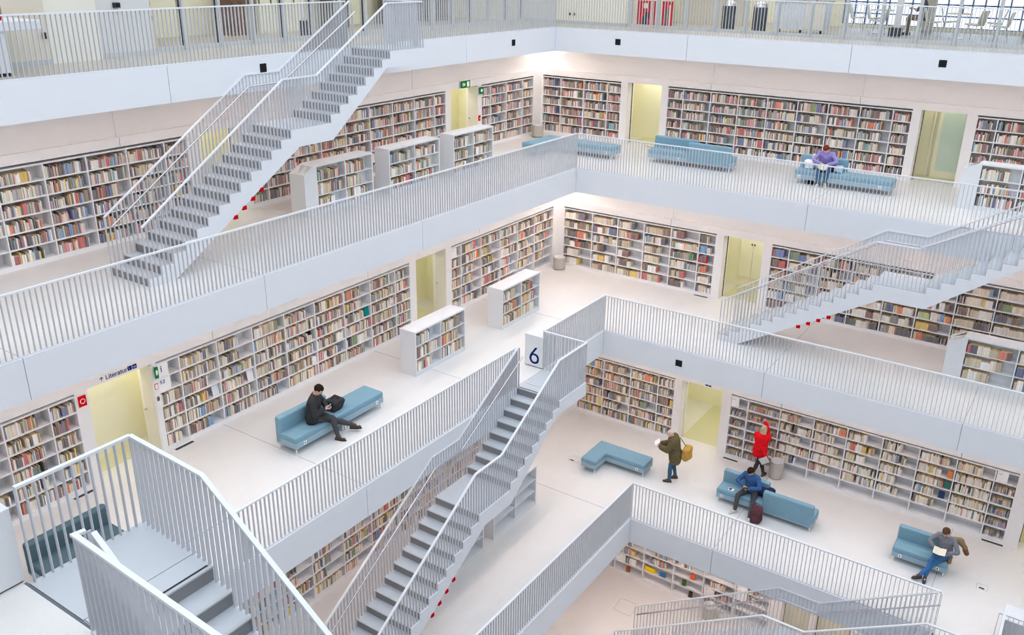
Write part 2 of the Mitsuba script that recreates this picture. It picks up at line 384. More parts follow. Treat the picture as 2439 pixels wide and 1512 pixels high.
r2 = [-4.36, -3.8, -2.82, -1.86, -.89, .09, 1.04, 2.0, 2.95, 3.48]
bookcase('wall_bookcase', 'wide white bookcase behind the woman in the purple jumper', 'R', YW[2], z2, r2, 'mixed', 15, where='upper right')
r3 = [5.22, 5.75, 6.72, 7.7, 8.68, 9.66, 10.6]
bookcase('wall_bookcase', 'white bookcase at right picture edge beyond the frosted glass door', 'R', YW[2], z2, r3, 'mixed', 16, where='upper end')
build_wall('L', 2, [(c1[0], c1[-1]), (-5.28, -4.1), (c2[0], c2[-1]), (4.44, 5.92), (c3[0], c3[-1])], -17, YW[2] + .4)
build_wall('R', 2, [(r1[0], r1[-1]), (-5.9, -4.6), (r2[0], r2[-1]), (3.72, 4.95), (r3[0], r3[-1])], XW[2], 14)
doorway('L', 2, -5.28, -4.1); doorway('L', 2, 4.44, 5.92, style='leaf'); doorway('R', 2, -5.9, -4.6); doorway('R', 2, 3.72, 4.95, style='frosted', depth=1.2)
# middle gallery (k=1)
d1 = [-16.0, -15.0, -14.04, -13.06, -12.08, -11.2, -10.67]
bookcase('wall_bookcase', 'white bookcase left of the wide yellow doorway, beside the red fire sign', 'L', XW[1], z1, d1, 'literature', 21, where='beside red fire sign')
d2 = [-8.87, -8.31, -7.33, -6.33, -5.35, -4.36, -3.34, -2.34, -1.34, -.72]
bookcase('wall_bookcase', 'long white bookcase behind the man in dark jacket on the blue sofa', 'L', XW[1], z1, d2, 'literature', 22, skip={(0, 0), (0, 1)}, fills=(.62, .98), where='behind seated man')
d3 = [1.18, 1.66, 2.68, 3.71, 4.73, 5.75, 6.94]
bookcase('wall_bookcase', 'white bookcase left of the corner bin on the middle gallery', 'L', XW[1], z1, d3, 'literature', 23, skip={(0, 0), (5, 5), (4, 5)}, fills=(.55, .95), where='middle corner')
e1 = [-6.64, -5.52, -4.55, -3.58, -2.61, -1.64, -1.08]
bookcase('wall_bookcase', 'white bookcase of large sets and art books right of corner bin, middle gallery', 'R', YW[1], z1, e1, 'sets', 24, fills=(.45, .85), where='middle sets')
e2 = [.70, 1.24, 2.2, 3.14, 4.09, 5.0, 5.96, 6.93, 7.9, 8.87, 9.84]
bookcase('wall_bookcase', 'long white bookcase of large sets behind the staircase with right-hand landing', 'R', YW[1], z1, e2, 'sets', 25, fills=(.6, .98), where='middle stair')
build_wall('L', 1, [(d1[0], d1[-1]), (-10.41, -8.98), (d2[0], d2[-1]), (-.45, .92), (d3[0], d3[-1])], -17, YW[1] + .4)
build_wall('R', 1, [(e1[0], e1[-1]), (-.83, .44), (e2[0], e2[-1])], XW[1], 13)
doorway('L', 1, -10.41, -8.98, style='leaf', depth=.95); doorway('L', 1, -.45, .92, style='leaf'); doorway('R', 1, -.83, .44, style='cupboard', depth=1.7)
# lower gallery (k=0)
f1 = [-10.2, -9.2, -8.22, -7.25, -6.24, -5.27, -4.26, -3.3, -2.3, -1.3, -.72]
bookcase('wall_bookcase', 'white bookcase under the middle gallery, seen behind the central staircase', 'L', XW[0], z0, f1, 'literature', 31, fills=(.45, .8), where='lower left')
g1 = [-4.38, -3.44, -2.47, -1.51, -.95]
bookcase('wall_bookcase', 'white bookcase left of the open yellow doorway behind the old man in olive coat', 'R', YW[0], z0, g1, 'literature', 32, fills=(.6, .95), where='lower middle')
g2 = [.85, 1.38, 2.34, 3.31, 4.24, 5.18, 6.12, 7.04, 7.95, 8.48]
bookcase('wall_bookcase', 'long white bookcase of pale paperbacks behind the woman in the red coat', 'R', YW[0], z0, g2, 'pale', 33, fills=(.55, .9), styles={0: 'media', 1: 'media', 8: 'media', (2, 0): 'literature', (3, 0): 'literature'}, skip={(c, 5) for c in range(2, 8)} | {(0, 0), (8, 0)}, where='lower pale')
build_wall('L', 0, [(f1[0], f1[-1]), (-.4, .9)], -12, YW[0] + .4)
build_wall('R', 0, [(g1[0], g1[-1]), (-.72, .58), (g2[0], g2[-1]), (8.82, 10.0)], XW[0], 13)
doorway('L', 0, -.4, .9); doorway('R', 0, -.72, .58, style='light', depth=3.0); doorway('R', 0, 8.82, 10.0)
# lowest floor (k=-1)
h1 = [-2.15, -1.57, -.59, .4, 1.37, 2.34, 3.36]
bookcase('wall_bookcase', 'white wall shelves with sparse display books on the lowest floor', 'R', YW[-1], zl, h1, 'mixed', 41, books=False)
build_wall('R', -1, [(h1[0], h1[-1]), (3.72, 4.5), (4.64, 5.6)], -2.6, 12)
doorway('R', -1, 3.72, 4.5); doorway('R', -1, 4.64, 5.6)

# ------------------------------------------------------------------ free-standing low cases
def low_case(label, side, face, a0, a1, z, seed, kiosk=None, depth=.52, h=1.24, style='literature', rows=3, fills=(.6, 1.), group=None, where='', base=.12, empty=False):
    """low double-sided case; kiosk = -1/+1: a sloped end with slots at the a0/a1 end"""
    mb = mapper(side, face); rnd = random.Random(seed); t = .03
    k = thing('low_bookcase', label, 'bookcase', group)
    b0, b1 = (a0 + (.4 if kiosk == -1 else 0), a1)
    part(k, 'top_board', mb(b0, b1, 0, depth, z + h - .04, z + h), 'furniture')
    part(k, 'side_panel', mb(b0, b0 + .04, 0, depth, z, z + h - .04), 'furniture'); part(k, 'side_panel', mb(b1 - .04, b1, 0, depth, z, z + h - .04), 'furniture')
    part(k, 'back_panel', mb(b0 + .04, b1 - .04, depth / 2 - .01, depth / 2 + .01, z + base, z + h - .04), 'furniture')
    part(k, 'back_panel', mb(b0 + .04, b1 - .04, depth - .02, depth, z + base, z + h - .04), 'furniture')
    part(k, 'plinth', mb(b0 + .04, b1 - .04, .01, depth - .01, z, z + base), 'furniture')
    mid = (b0 + b1) / 2
    part(k, 'divider', mb(mid - .015, mid + .015, .005, depth / 2, z + base, z + h - .04), 'furniture')
    pitch = (h - .04 - base) / rows
    for r in range(1, rows): part(k, 'shelf', mb(b0 + .04, b1 - .04, .006, depth / 2 - .01, z + base + r * pitch - .022, z + base + r * pitch), 'furniture')
    for c, (e0, e1) in enumerate(((b0 + .04, mid - .015), (mid + .015, b1 - .04))):
        for r in range(rows):
            if empty and rnd.random() < .5: continue
            fill_cell(rnd, side, face, e0, e1, z + base + r * pitch, z + base + (r + 1) * pitch - .022, style, rnd.uniform(*fills), (where, c, r), depth / 2)
    if kiosk:
        lo = h - .18
        if side == 'L':
            am = lambda u, v, zz: (face - v, u, zz)
        else: am = lambda u, v, zz: (u, face + v, zz)
        sl = part(k, 'return_terminal', prism([(a0, z), (b0, z), (b0, z + h), (a0, z + lo)], am, 0, depth), 'furniture', label='sloped end with slots')
        g = math.atan2(h - lo, b0 - a0)
        for i in range(2):
            u0, u1 = (a0 + .08, b0 - .06); v0 = .06 + i * .22
            zz = lambda u: z + lo + (u - a0) * math.tan(g) + .003
            V = np.array([am(u, v, zz(u)) for u, v in ((u0, v0), (u1, v0), (u1, v0 + .17), (u0, v0 + .17))]); V = np.vstack([V, V + [0, 0, .004]])
            part(sl, 'slot', trimesh.convex.convex_hull(trimesh.Trimesh(V, [[0, 1, 2], [4, 5, 6]])), 'palegrey' if i == 0 or side == 'L' else 'darkbrown')
    return k


low_case('low white shelf unit with sloped return terminal, upper gallery, nearest the staircase', 'L', -7.67, -3.72, -1.25, z2, 51, kiosk=-1, where='terminal unit')
low_case('middle of the three low white shelf units on the upper gallery', 'L', -7.58, -.70, 1.50, z2, 52, where='middle unit')
low_case('low white shelf unit nearest the exit sign doorway on the upper gallery', 'L', -7.50, 2.05, 4.07, z2, 53, where='exit unit')
low_case('low white shelf unit with sloped end below the frosted glass door', 'R', 7.42, 5.42, 7.8, z2, 54, kiosk=-1, where='right terminal unit', style='mixed')
low_case('low white double shelf unit beyond the seated man, nearer to him of two', 'L', -4.95, -2.90, -.80, z1, 55, where='unit near sofa')
low_case('low white double shelf unit nearest the corner bin on the middle gallery', 'L', -4.94, .96, 2.96, z1, 56, where='unit near bin')
low_case('low white shelf unit with slotted sloped end, right edge of middle gallery', 'R', 5.10, 6.18, 9.0, z1, 57, kiosk=-1, where='slotted unit', style='sets')
low_case('second low white shelf unit under the central staircase, nearer the camera', 'L', -2.40, -5.7, -3.45, z0, 59, where='stair unit', fills=(.0, .3), empty=True)
low_case('low white nearly empty shelf unit standing under the central staircase', 'L', -2.45, -2.95, -.93, z0, 58, where='stair unit', fills=(.0, .3), empty=True)

# ------------------------------------------------------------------ railings
UNIT_BAR_X = mikit.ply(box(-.02, .02, -.006, .006, 0, 1), B('bar'))     # flat bar, deep along x; shade painted into its colour
UNIT_BAR_Y = mikit.ply(box(-.006, .006, -.02, .02, 0, 1), B('bar'))     # deep along y; same painted shade
SP = .0955


def bars(parent, axis, fixed, a0, a1, zb, zt):
    """upright flat bars along axis 'x' or 'y'; zb, zt numbers or functions"""
    n = max(1, round(abs(a1 - a0) / SP)); unit = UNIT_BAR_Y if axis == 'x' else UNIT_BAR_X
    for i in range(n + 1):
        a = a0 + (a1 - a0) * i / n
        b, t = (zb(a) if callable(zb) else zb), (zt(a) if callable(zt) else zt)
        p = (a, fixed, b) if axis == 'x' else (fixed, a, b)
        part(parent, 'baluster', unit, None, to=T().translate(list(p)).scale([1, 1, t - b]))


def railing(label, k, axis, fixed, a0, a1):
    z = k * H; r = thing('railing', label, 'railing')
    p0, p1 = ((a0, fixed), (a1, fixed)) if axis == 'x' else ((fixed, a0), (fixed, a1))
    part(r, 'handrail', sweep([(*p0, z + 1.1), (*p1, z + 1.1)], .055, .03), 'rail')
    part(r, 'base_rail', sweep([(*p0, z + .022), (*p1, z + .022)], .05, .02), 'rail')
    bars(r, axis, fixed, a0, a1, z + .02, z + 1.075)


i_ = .03
railing('white railing of the top floor along the left side', 3, 'y', COR[3][0] + i_ - .06, 2 * CY - COR[3][1] + 6.3, -1.95)
railing('white railing of the top floor between staircase head and corner', 3, 'y', COR[3][0] - .03, -.55, COR[3][1])
railing('white railing of the top floor along the back, in front of the cafe', 3, 'x', COR[3][1] + .03, COR[3][0], 9.5)
railing('white railing of the upper gallery running from left edge to its corner', 2, 'y', COR[2][0] - .03, -15.2, COR[2][1])
railing('white railing of the upper gallery along the back, below the purple jumper', 2, 'x', COR[2][1] + .03, COR[2][0], 7.6)
railing('white railing of the middle gallery below the seated man, left of central staircase', 1, 'y', COR[1][0] - .03, -12.6, -1.87)
railing('short white railing of the middle gallery between number six block and its corner', 1, 'y', COR[1][0] - .03, -.56, COR[1][1])
railing('white railing of the middle gallery along the back, under the right staircase', 1, 'x', COR[1][1] + .03, COR[1][0], 9.6)
railing('white railing of the lower gallery running diagonally up from bottom edge', 0, 'y', COR[0][0] - .03, -9.9, 0)
railing('white railing of the lower gallery in front of the seated men', 0, 'x', .03, 0, 7.62)
railing('short white railing at bottom right corner beside the white block', 0, 'x', .03, 8.78, 10.2)

# ------------------------------------------------------------------ staircases
RI = H / 22


def stair(label, k, am, axis, extra=0., v_in=.03, grab=True):
    """from level k up to k+1. am(u,v,z): u along the climb, v from gallery edge (0) to the void (1.28)"""
    z = k * H; W = 1.28; s = thing('staircase', label, 'staircase')
    UT = 7.24
    prof = [(.0, z), (.0, z + RI)]
    tread = []
    for i in range(1, 14):
        u = .3 * (i - 1); tread.append((u, u + .3, z + i * RI))
    lz = z + 14 * RI; tread.append((3.9, 5.14, lz))
    for i in range(7): tread.append((5.14 + .3 * i, 5.44 + .3 * i, z + (15 + i) * RI))
    tread.append((UT, UT + 1.31, z + H))
    top = []
    for (a, b, h) in tread: top += [(a, h - .02), (b, h - .02)]
    under = [(UT + 1.31, z + H - .39), (7.1, z + H - .39), (5.16, z + 2.12), (4.12, z + 2.12), (.58, z)]
    poly = [(0, z)] + top + under
    part(s, 'flight', prism(poly, am, 0, W), 'fascia')
    TR = {}
    for n, (a, b, h) in enumerate(tread):
        def slab(u0, u1, v0, v1, h0, h1):
            p, q = np.array(am(u0, v0, h0)), np.array(am(u1, v1, h1)); return box(p[0], q[0], p[1], q[1], h0, h1)
        name = 'landing' if b - a > .5 else 'tread'
        if n == len(tread) - 1:
            part(s, name, slab(a - .015, a + .33, .03, W - .03, h - .02, h), 'step'); part(s, name, slab(a + .342, b, .0, W - .03, h - .02, h), 'step')
        else: part(s, name, slab(a - .015, b, .03, W - .03, h - .02, h), 'step')
        part(s, 'riser', slab(a - .004, a + .0, .03, W - .03, h - RI, h - .02), 'riser')  # face turned from the light: its shade is painted into the colour
        part(s, 'nosing', slab(a - .018, a + .02, .03, W - .03, h, h + .003), 'frame')
    # red and white warning markers under the flight
    for u in (2.15, 2.4, 2.65, 2.9):
        zz = z + (u - .58) * 2.12 / 3.54
        p, q = np.array(am(u, W - .04, zz - .05)), np.array(am(u + .09, W + .015, zz + .03))
        part(s, 'warning_marker', box(p[0], q[0], p[1], q[1], p[2], q[2]), 'red', label='red warning marker')
    th = lambda u: max([h for a, b, h in tread if a - .001 <= u <= b + .001] or [z])
    def rail_z(u):
        if u < 3.8: return z + extra + 1.22 + u * (2.4 / 3.8)
        if u < 4.79: return z + extra + 3.62
        if u < 7.2: return z + extra + 3.62 + (u - 4.79) * (1.445 / 2.41)
        return z + extra + H + 1.1
    for side, v, uend in (('outer', W - .03, UT + 1.28), ('inner', v_in, UT + .05)):
        us = [0, 3.8, 4.79, 7.2] + ([uend] if uend > 7.3 else [])
        r = part(s, 'railing', sweep([am(u, v, rail_z(u)) for u in us], .055, .03), 'rail')
        n = round(uend / SP)
        for i in range(n + 1):
            u = uend * i / n; p = am(u, v, th(u) - (.0 if u < UT else 0)); zt = rail_z(u) - .028
            part(r, 'baluster', UNIT_BAR_X if axis == 'y' else UNIT_BAR_Y, None, to=T().translate(list(p)).scale([1, 1, zt - p[2]]))
        if side == 'inner' or not grab:
            g = [am(u, v + (.09 if side == 'inner' else -.09), rail_z(u) - .26) for u in (0.1, 3.82, 4.8, 7.3)]
            part(s, 'grab_rail', cat(*[tube(g[i], g[i + 1], .018) for i in range(3)]), 'steel', label='slim metal grab rail')
    # end railing of the top landing
    p0, p1 = np.array(am(UT + 1.28, 0, z + H + 1.1 + extra)), np.array(am(UT + 1.28, W - .03, z + H + 1.1 + extra))
    r = part(s, 'railing', sweep([p0, p1], .055, .03), 'rail')
    n = round(W / SP)
    for i in range(n):
        p = p0 + (p1 - p0) * i / n; p[2] = z + H
        part(r, 'baluster', UNIT_BAR_Y if axis == 'y' else UNIT_BAR_X, None, to=T().translate(p.tolist()).scale([1, 1, 1.075 + extra]))
    p, q = np.array(am(UT + .03, .04, 0)), np.array(am(UT + .055, W - .06, 0)); part(s, 'slit', box(p[0], q[0], p[1], q[1], z + H - .005, z + H + .0035), 'dark')
    return s


stair('tall white staircase at upper left climbing to the top floor', 2, lambda u, v, z: (COR[3][0] + v, -9.07 + u, z), 'y')
stair('white staircase at right climbing from middle to upper gallery, seen from its side', 1, lambda u, v, z: (.43 + u, COR[2][1] - v, z), 'x')
stair('central white staircase descending from the number six landing', 0, lambda u, v, z: (COR[1][0] + v, -9.1 + u, z), 'y')
stair('nearest white staircase with grey landing at bottom left', 1, lambda u, v, z: (8.85 - u, -15.19 + 1.03 * v - .05 * (8.52 - u), z), 'x', .05, .09)
stair('white staircase leading down to the lowest floor at bottom right', -1, lambda u, v, z: (.36 + u, -v, z), 'x')

r = thing('railing', 'dense white railing of the near upper gallery beside the nearest staircase', 'railing')
yo = lambda x: -15.215 - .05 * (x - .33)
part(r, 'handrail', sweep([(1.53, yo(1.5) + .1, 2 * H + 1.13), (1.51, yo(1.5), 2 * H + 1.13), (4.4, yo(4.4), 2 * H + 1.13)], .055, .03), 'rail'); part(r, 'base_rail', sweep([(1.5, yo(1.5), 2 * H + .022), (4.4, yo(4.4), 2 * H + .022)], .05, .02), 'rail')
for i in range(31): part(r, 'baluster', UNIT_BAR_Y, None, to=T().translate([1.51 + i * SP, yo(1.51 + i * SP), 2 * H + .02]).scale([1, 1, 1.085]))
j = thing('trim_3', kind='structure'); part(j, 'joint', box(.27, 1.75, -15.275, -15.245, z2 - .01, z2 + .003), 'seam'); part(j, 'joint', box(COR[1][0] - .015, COR[1][0] + .01, -1.87, -.56, z1, z1 + .003), 'groove'); part(j, 'joint', box(COR[3][0] - .015, COR[3][0] + .01, -1.83, -.55, 3 * H, 3 * H + .003), 'groove')

# ------------------------------------------------------------------ stair-head blocks with level numbers
def block(label, x0, x1, y0, y1, z, face, num, h=.9):
    k = thing('level_block', label, 'block')
    part(k, 'body', rbox(x0, x1, y0, y1, z + .02, z + h, .008, 6), 'furniture')
    part(k, 'base', box(x0 + .02, x1 - .02, y0 + .02, y1 - .02, z, z + .03), 'dark')
    if num:
        t = text(num, .46); b = t.bounds; t.apply_translation((-(b[0][0] + b[1][0]) / 2, -b[0][1], 0))
        if face == 'y-':
            t.apply_transform(np.array([[1, 0, 0, (x0 + x1) / 2 + .02], [0, 0, -1, y0 - .001], [0, 1, 0, z + .1], [0, 0, 0, 1]], float))
        else:   # +x face
            t.apply_transform(np.array([[0, 0, 1, x1 + .001], [1, 0, 0, (y0 + y1) / 2 - .12], [0, 1, 0, z + .1], [0, 0, 0, 1]], float))
        part(k, 'number', t, 'navy', label='dark blue figure ' + num)
    return k


block('white block with dark blue figure 6 at head of the central staircase', -3.13, -2.56, -.60, -.02, z1, 'y-', '6')
block('white block at left picture edge beside the nearest stair landing', -.5, .25, -16.1, -15.24, z2, 'x+', '7')
block('white block at bottom right picture corner behind short railing', 8.86, 9.5, .12, .72, z0, 'y-', None)

# small black loudspeakers in the fascias
for lab, b in (('black square loudspeaker in top floor fascia left of the staircase', box(COR[3][0] + .03, COR[3][0] + .045, -4.8, -4.63, 11.55, 11.73)), ('black square loudspeaker in left fascia near the top corner', box(COR[3][0] + .03, COR[3][0] + .045, 5.26, 5.42, 11.48, 11.65)),
               ('black square loudspeaker in back fascia right of the top corner', box(-5.37, -5.2, COR[3][1] - .045, COR[3][1] - .03, 11.48, 11.65)), ('black square loudspeaker in top fascia below the cafe', box(4.29, 4.47, COR[3][1] - .045, COR[3][1] - .03, 11.49, 11.66)),
               ('black square loudspeaker in middle gallery fascia above the lower bookcase', box(-.2, -.02, COR[1][1] - .045, COR[1][1] - .03, 3.5, 3.67))):
    k = thing('loudspeaker', lab, 'loudspeaker'); c = b.centroid; e = b.extents; ax = int(np.argmin(e))
    part(k, 'grille', b, 'black')
    fr = e.copy(); fr[ax] = e[ax] * .6; fr = fr + np.where(np.arange(3) == ax, 0, .012)
    f2 = trimesh.creation.box(extents=fr); f2.apply_translation(c + np.where(np.arange(3) == ax, (-.003 if ax == 0 else .003), 0)); part(k, 'frame', f2, 'dark')

# ------------------------------------------------------------------ sofas
def sofa(label, a0, a1, side, front, z, back=None, flip=None, depth=.62, socket=(), seat_h=.42, group=None, mat='fabric'):
    """bench along a; side 'L': runs along y, front faces +x at x=front; 'R': runs along x, front faces -y at y=front.
    back: (a0,a1) rear backrest; flip: (a0,a1) backrest on the front edge (seat turned round)"""
    def mb(p0, p1, d0, d1, h0, h1, r=.03):
        if side == 'L': return rbox(front - d1, front - d0, p0, p1, z + h0, z + h1, r)
        return rbox(p0, p1, front + d0, front + d1, z + h0, z + h1, r)
    k = thing('sofa', label, 'sofa', group)
    part(k, 'seat', mb(a0, a1, 0, depth, .28, seat_h, .035), mat, smooth=40)
    part(k, 'base', mb(a0 + .005, a1 - .005, .004, depth - .004, .14, .29, .015), 'base', smooth=40)
    for b, d0, d1 in ((back, depth - .17, depth), (flip, -.002, .17)):
        if b: part(k, 'backrest', mb(b[0], b[1], d0, d1, .16, .78, .04), mat, smooth=40)
    for a in (a0 + .06, a1 - .06):
        for d in (.06, depth - .06):
            p = (front - d, a) if side == 'L' else (a, front + d)
            part(k, 'leg', cyl(.016, z, z + .15, p[0], p[1], 10), 'chrome')
    for a in socket:
        part(k, 'socket', cat(mb(a - .04, a + .04, -.006, .004, .18, .26, .003)), 'white', label='white socket plate')
        part(k, 'socket_hole', mb(a - .014, a + .014, -.01, .0, .205, .235, .003), 'black')
    return k


sofa('blue sofa under the man in dark jacket on the middle gallery', -7.42, -4.62, 'L', -4.52, z1, back=(-7.42, -6.02), socket=(-7.15, -4.85))
sofa('long blue sofa under the man in blue jacket on the lower gallery', 1.55, 4.22, 'R', 2.13, z0, back=(1.55, 2.86), flip=(2.84, 4.2), socket=(1.72,))
sofa('short blue sofa under the man in grey jumper at right on the lower gallery', 6.22, 7.5, 'R', 2.17, z0, back=(6.22, 7.5), socket=(6.42, 7.3))
sofa('blue sofa under the woman in purple jumper on the upper gallery', .96, 3.70, 'R', 7.56, z2, back=(.96, 2.32), socket=(1.1, 1.9, 3.4))
sofa('empty blue sofa on upper gallery between the two glass doors', -3.86, -1.05, 'R', 7.62, z2, back=(-3.86, -2.35), flip=(-2.5, -1.07), socket=(-2.75,))
sofa('older blue sofa with painted shade, seen through the balusters of the nearest landing', -12.95, -11.45, 'L', -4.55, z1, back=(-12.95, -11.45), mat='sofa_old_painted_shade')  # cloth darker with age, and with shade painted into its colour


def ell(label, x0, x1, y0, y1, z, w=.6, arm=.5, mirror=False):
    k = thing('bench', label, 'bench')
    for nm, h0, h1, mat, r, e in (('seat', .28, .42, 'fabric', .035, 0), ('base', .14, .29, 'base', .015, .004)):
        a = [rbox(x0 + e, x1 - e, y1 - w + e, y1 - e, z + h0, z + h1, r), rbox(x0 + e, x0 + arm - e, y0 + e, y1 - e, z + h0, z + h1, r)]
        mm = m3.Manifold(m3.Mesh(np.array(a[0].vertices, np.float32), np.array(a[0].faces, np.uint32))) + m3.Manifold(m3.Mesh(np.array(a[1].vertices, np.float32), np.array(a[1].faces, np.uint32)))
        part(k, nm, tri(mm), mat, smooth=30)
    for x, y in ((x0 + .05, y0 + .05), (x0 + arm - .05, y0 + .05), (x1 - .05, y1 - w + .05), (x1 - .05, y1 - .05), (x0 + .05, y1 - .05)):
        part(k, 'leg', cyl(.016, z, z + .15, x, y, 10), 'chrome')
    part(k, 'socket', box(x1 - .27, x1 - .19, y1 - w - .006, y1 - w + .004, z + .18, z + .26), 'white'); part(k, 'socket_hole', box(x1 - .244, x1 - .216, y1 - w - .01, y1 - w, z + .205, z + .235), 'black')


ell('blue L-shaped bench without backrest on the lower gallery', -2.36, -.61, 1.36, 2.6, z0)
ell('blue L-shaped bench in the upper gallery corner, behind the railing', -7.7, -4.88, 6.0, 7.7, z2, w=.62, arm=.62)

# ------------------------------------------------------------------ waste bins, floor boxes
for lab, x, y, z, h, r in (('grey basket bin behind the woman in red coat', 2.52, 4.34, z0, .52, .2), ('grey basket bin in the corner of the middle gallery', -6.52, 6.72, z1, .40, .21), ('grey basket bin in the bright corner of the upper gallery', -9.05, 9.1, z2, .40, .21), ('grey basket bin on the lowest floor behind the stair railing', 1.78, 2.13, zl, .42, .2)):
    k = thing('waste_bin', lab, 'bin')
    o = m3.Manifold.cylinder(h, r * .96, r, 28) - m3.Manifold.cylinder(h, r * .9, r * .94, 28).translate((0, 0, .04))
    part(k, 'body', tri(o.translate((x, y, z + .02))), 'wicker', smooth=40); part(k, 'foot', cyl(r * .9, z, z + .025, x, y, 28), 'dark')
    ln = m3.Manifold.cylinder(h * .9, r * .88, r * .935, 24) - m3.Manifold.cylinder(h * .9, r * .86, r * .91, 24).translate((0, 0, .03)); part(k, 'liner', tri(ln.translate((x, y, z + .025 + h * .12))), 'white', smooth=40)
for lab, x0, x1, y0, y1, z in (('square flush floor box on the lowest floor', -.74, -.16, .82, 1.4, zl), ('small flush floor box on lower gallery right of the man in grey jumper', 8.19, 8.44, 2.26, 2.48, z0), ('flush floor box beside the L-shaped bench', -2.95, -2.62, 1.62, 1.92, z0)):
    k = thing('floor_box', lab, 'floor box'); g = .008
    part(k, 'frame', cat(box(x0, x1, y0, y0 + g, z, z + .003), box(x0, x1, y1 - g, y1, z, z + .003), box(x0, x0 + g, y0, y1, z, z + .003), box(x1 - g, x1, y0, y1, z, z + .003)), 'groove')
    part(k, 'lid', box(x0 + .012, x1 - .012, y0 + .012, y1 - .012, z, z + .002), 'floor')
    if x1 - x0 < .5: part(k, 'cable_flap', box(x0 + .06, x0 + .18, y0 + .03, y0 + .08, z + .002, z + .004), 'dark')
for lab, a, side, k in (('floor vent slot before the upper gallery doorway', (-5.0, -4.5), 'R', 2), ('floor vent slot at left end of the long middle bookcase', (-8.75, -8.3), 'L', 1), ('floor vent slot left of the woman in red coat', (.85, 1.3), 'R', 0), ('floor vent slot at right end of the pale paperback shelves', (8.0, 8.5), 'R', 0), ('floor vent slot at right end of the art book shelves', (-1.6, -1.15), 'R', 1), ('floor vent slot left of the yellow doorway', (-11.1, -10.7), 'L', 1)):
    b = box(XW[k] + .05, XW[k] + .12, a[0], a[1], k * H, k * H + .004) if side == 'L' else box(a[0], a[1], YW[k] - .12, YW[k] - .05, k * H, k * H + .004)
    v_ = thing('floor_vent', lab, 'vent'); part(v_, 'grille', b, 'dark')
    c = b.bounds; g = .012; part(v_, 'frame', cat(box(c[0][0] - g, c[1][0] + g, c[0][1] - g, c[0][1], c[0][2], c[0][2] + .005), box(c[0][0] - g, c[1][0] + g, c[1][1], c[1][1] + g, c[0][2], c[0][2] + .005)), 'groove')

# ------------------------------------------------------------------ signs
def flat_text(s, h, side, face, a, z, mat, parent, name='lettering', proud=.004):
    t = text(s, h); b = t.bounds; t.apply_translation((-b[0][0], -b[0][1], -b[0][2]))
    if side == 'L': m = np.array([[0, 0, 1, face + proud], [1, 0, 0, a], [0, 1, 0, z], [0, 0, 0, 1]], float)
    else: m = np.array([[1, 0, 0, a], [0, 0, -1, face - proud], [0, 1, 0, z], [0, 0, 0, 1]], float)
    t.apply_transform(m); return part(parent, name, t, mat)


mbL1, mbL2, mbR0 = mapper('L', XW[1]), mapper('L', XW[2]), mapper('R', YW[0])
k = thing('wall_lettering', 'dark lettering Literatur with arrow and two icons above the wide yellow doorway', 'sign')
flat_text('\u2191 Literatur', .09, 'L', XW[1], -10.12, z1 + 2.165, 'navy', k)
for i in range(2):
    ic = part(k, 'icon', mbL1(-9.50 + i * .11, -9.41 + i * .11, -.008, -.002, z1 + 2.17, z1 + 2.26), 'navy'); flat_text('im'[i], .05, 'L', XW[1], -9.475 + i * .105, z1 + 2.19, 'white', ic, 'letter', .009)
k = thing('door_lettering', 'small dark lettering above the open yellow doorway behind the old man', 'sign')
part(k, 'bar', mbR0(.02, .10, -.006, -.001, z0 + 2.16, z0 + 2.2), 'navy'); part(k, 'bar', mbR0(.12, .2, -.006, -.001, z0 + 2.16, z0 + 2.2), 'navy')


def exit_sign(label, side, face, a0, a1, za, zb, d=-.06, arrow=True):
    mb = mapper(side, face); k = thing('exit_sign', label, 'sign')
    part(k, 'panel', mb(a0, a1, d - .03, d, za, zb), 'green')
    w, h = a1 - a0, zb - za; c = d - .034
    part(k, 'pictogram', cat(mb(a0 + w * .12, a0 + w * .2, c, c + .004, za + h * .2, zb - h * .2), mb(a0 + w * .06, a0 + w * .42, c, c + .004, za + h * .42, za + h * .58), mb(a0 + w * .28, a0 + w * .38, c, c + .004, za + h * .3, za + h * .7)) if arrow else
         cat(mb(a0 + w * .2, a0 + w * .7, c, c + .004, za + h * .3, za + h * .75), mb(a0 + w * .4, a0 + w * .85, c, c + .004, za + h * .45, za + h * .6)), 'white')
    if arrow: part(k, 'door_symbol', mb(a0 + w * .6, a0 + w * .9, c, c + .004, za + h * .12, zb - h * .12), 'white')
    part(k, 'bracket', mb(a0 + w * .4, a0 + w * .6, d, -.001, zb - .04, zb - .01), 'steel')


exit_sign('green emergency exit sign with arrow above the upper gallery doorway', 'L', XW[2], 4.92, 5.38, z2 + 2.13, z2 + 2.35)
exit_sign('small green sign on the doorway jamb under the exit sign', 'L', XW[2], 5.93, 6.12, z2 + 1.84, z2 + 2.06, arrow=False)
exit_sign('small green sign on the pier right of the wide yellow doorway', 'L', XW[1], -8.965, -8.89, z1 + 1.80, z1 + 2.05, arrow=False)
k = thing('fire_sign', 'red fire hose sign left of the wide yellow doorway', 'sign')
part(k, 'panel', mbL1(-10.62, -10.46, -.015, 0, z1 + 1.81, z1 + 2.03), 'red')
ring = trimesh.creation.annulus(.04, .055, .006); ring.apply_transform(trimesh.transformations.rotation_matrix(PI / 2, [0, 1, 0])); ring.apply_translation((XW[1] + .017, -10.54, z1 + 1.92)); part(k, 'symbol', ring, 'white')
k = thing('notice', 'small red-framed notice on pier right of yellow doorway', 'sign')
part(k, 'frame', mbL1(-8.965, -8.89, -.006, 0, z1 + 1.52, z1 + 1.65), 'red'); part(k, 'paper', mbL1(-8.957, -8.898, -.009, -.006, z1 + 1.532, z1 + 1.638), 'white')
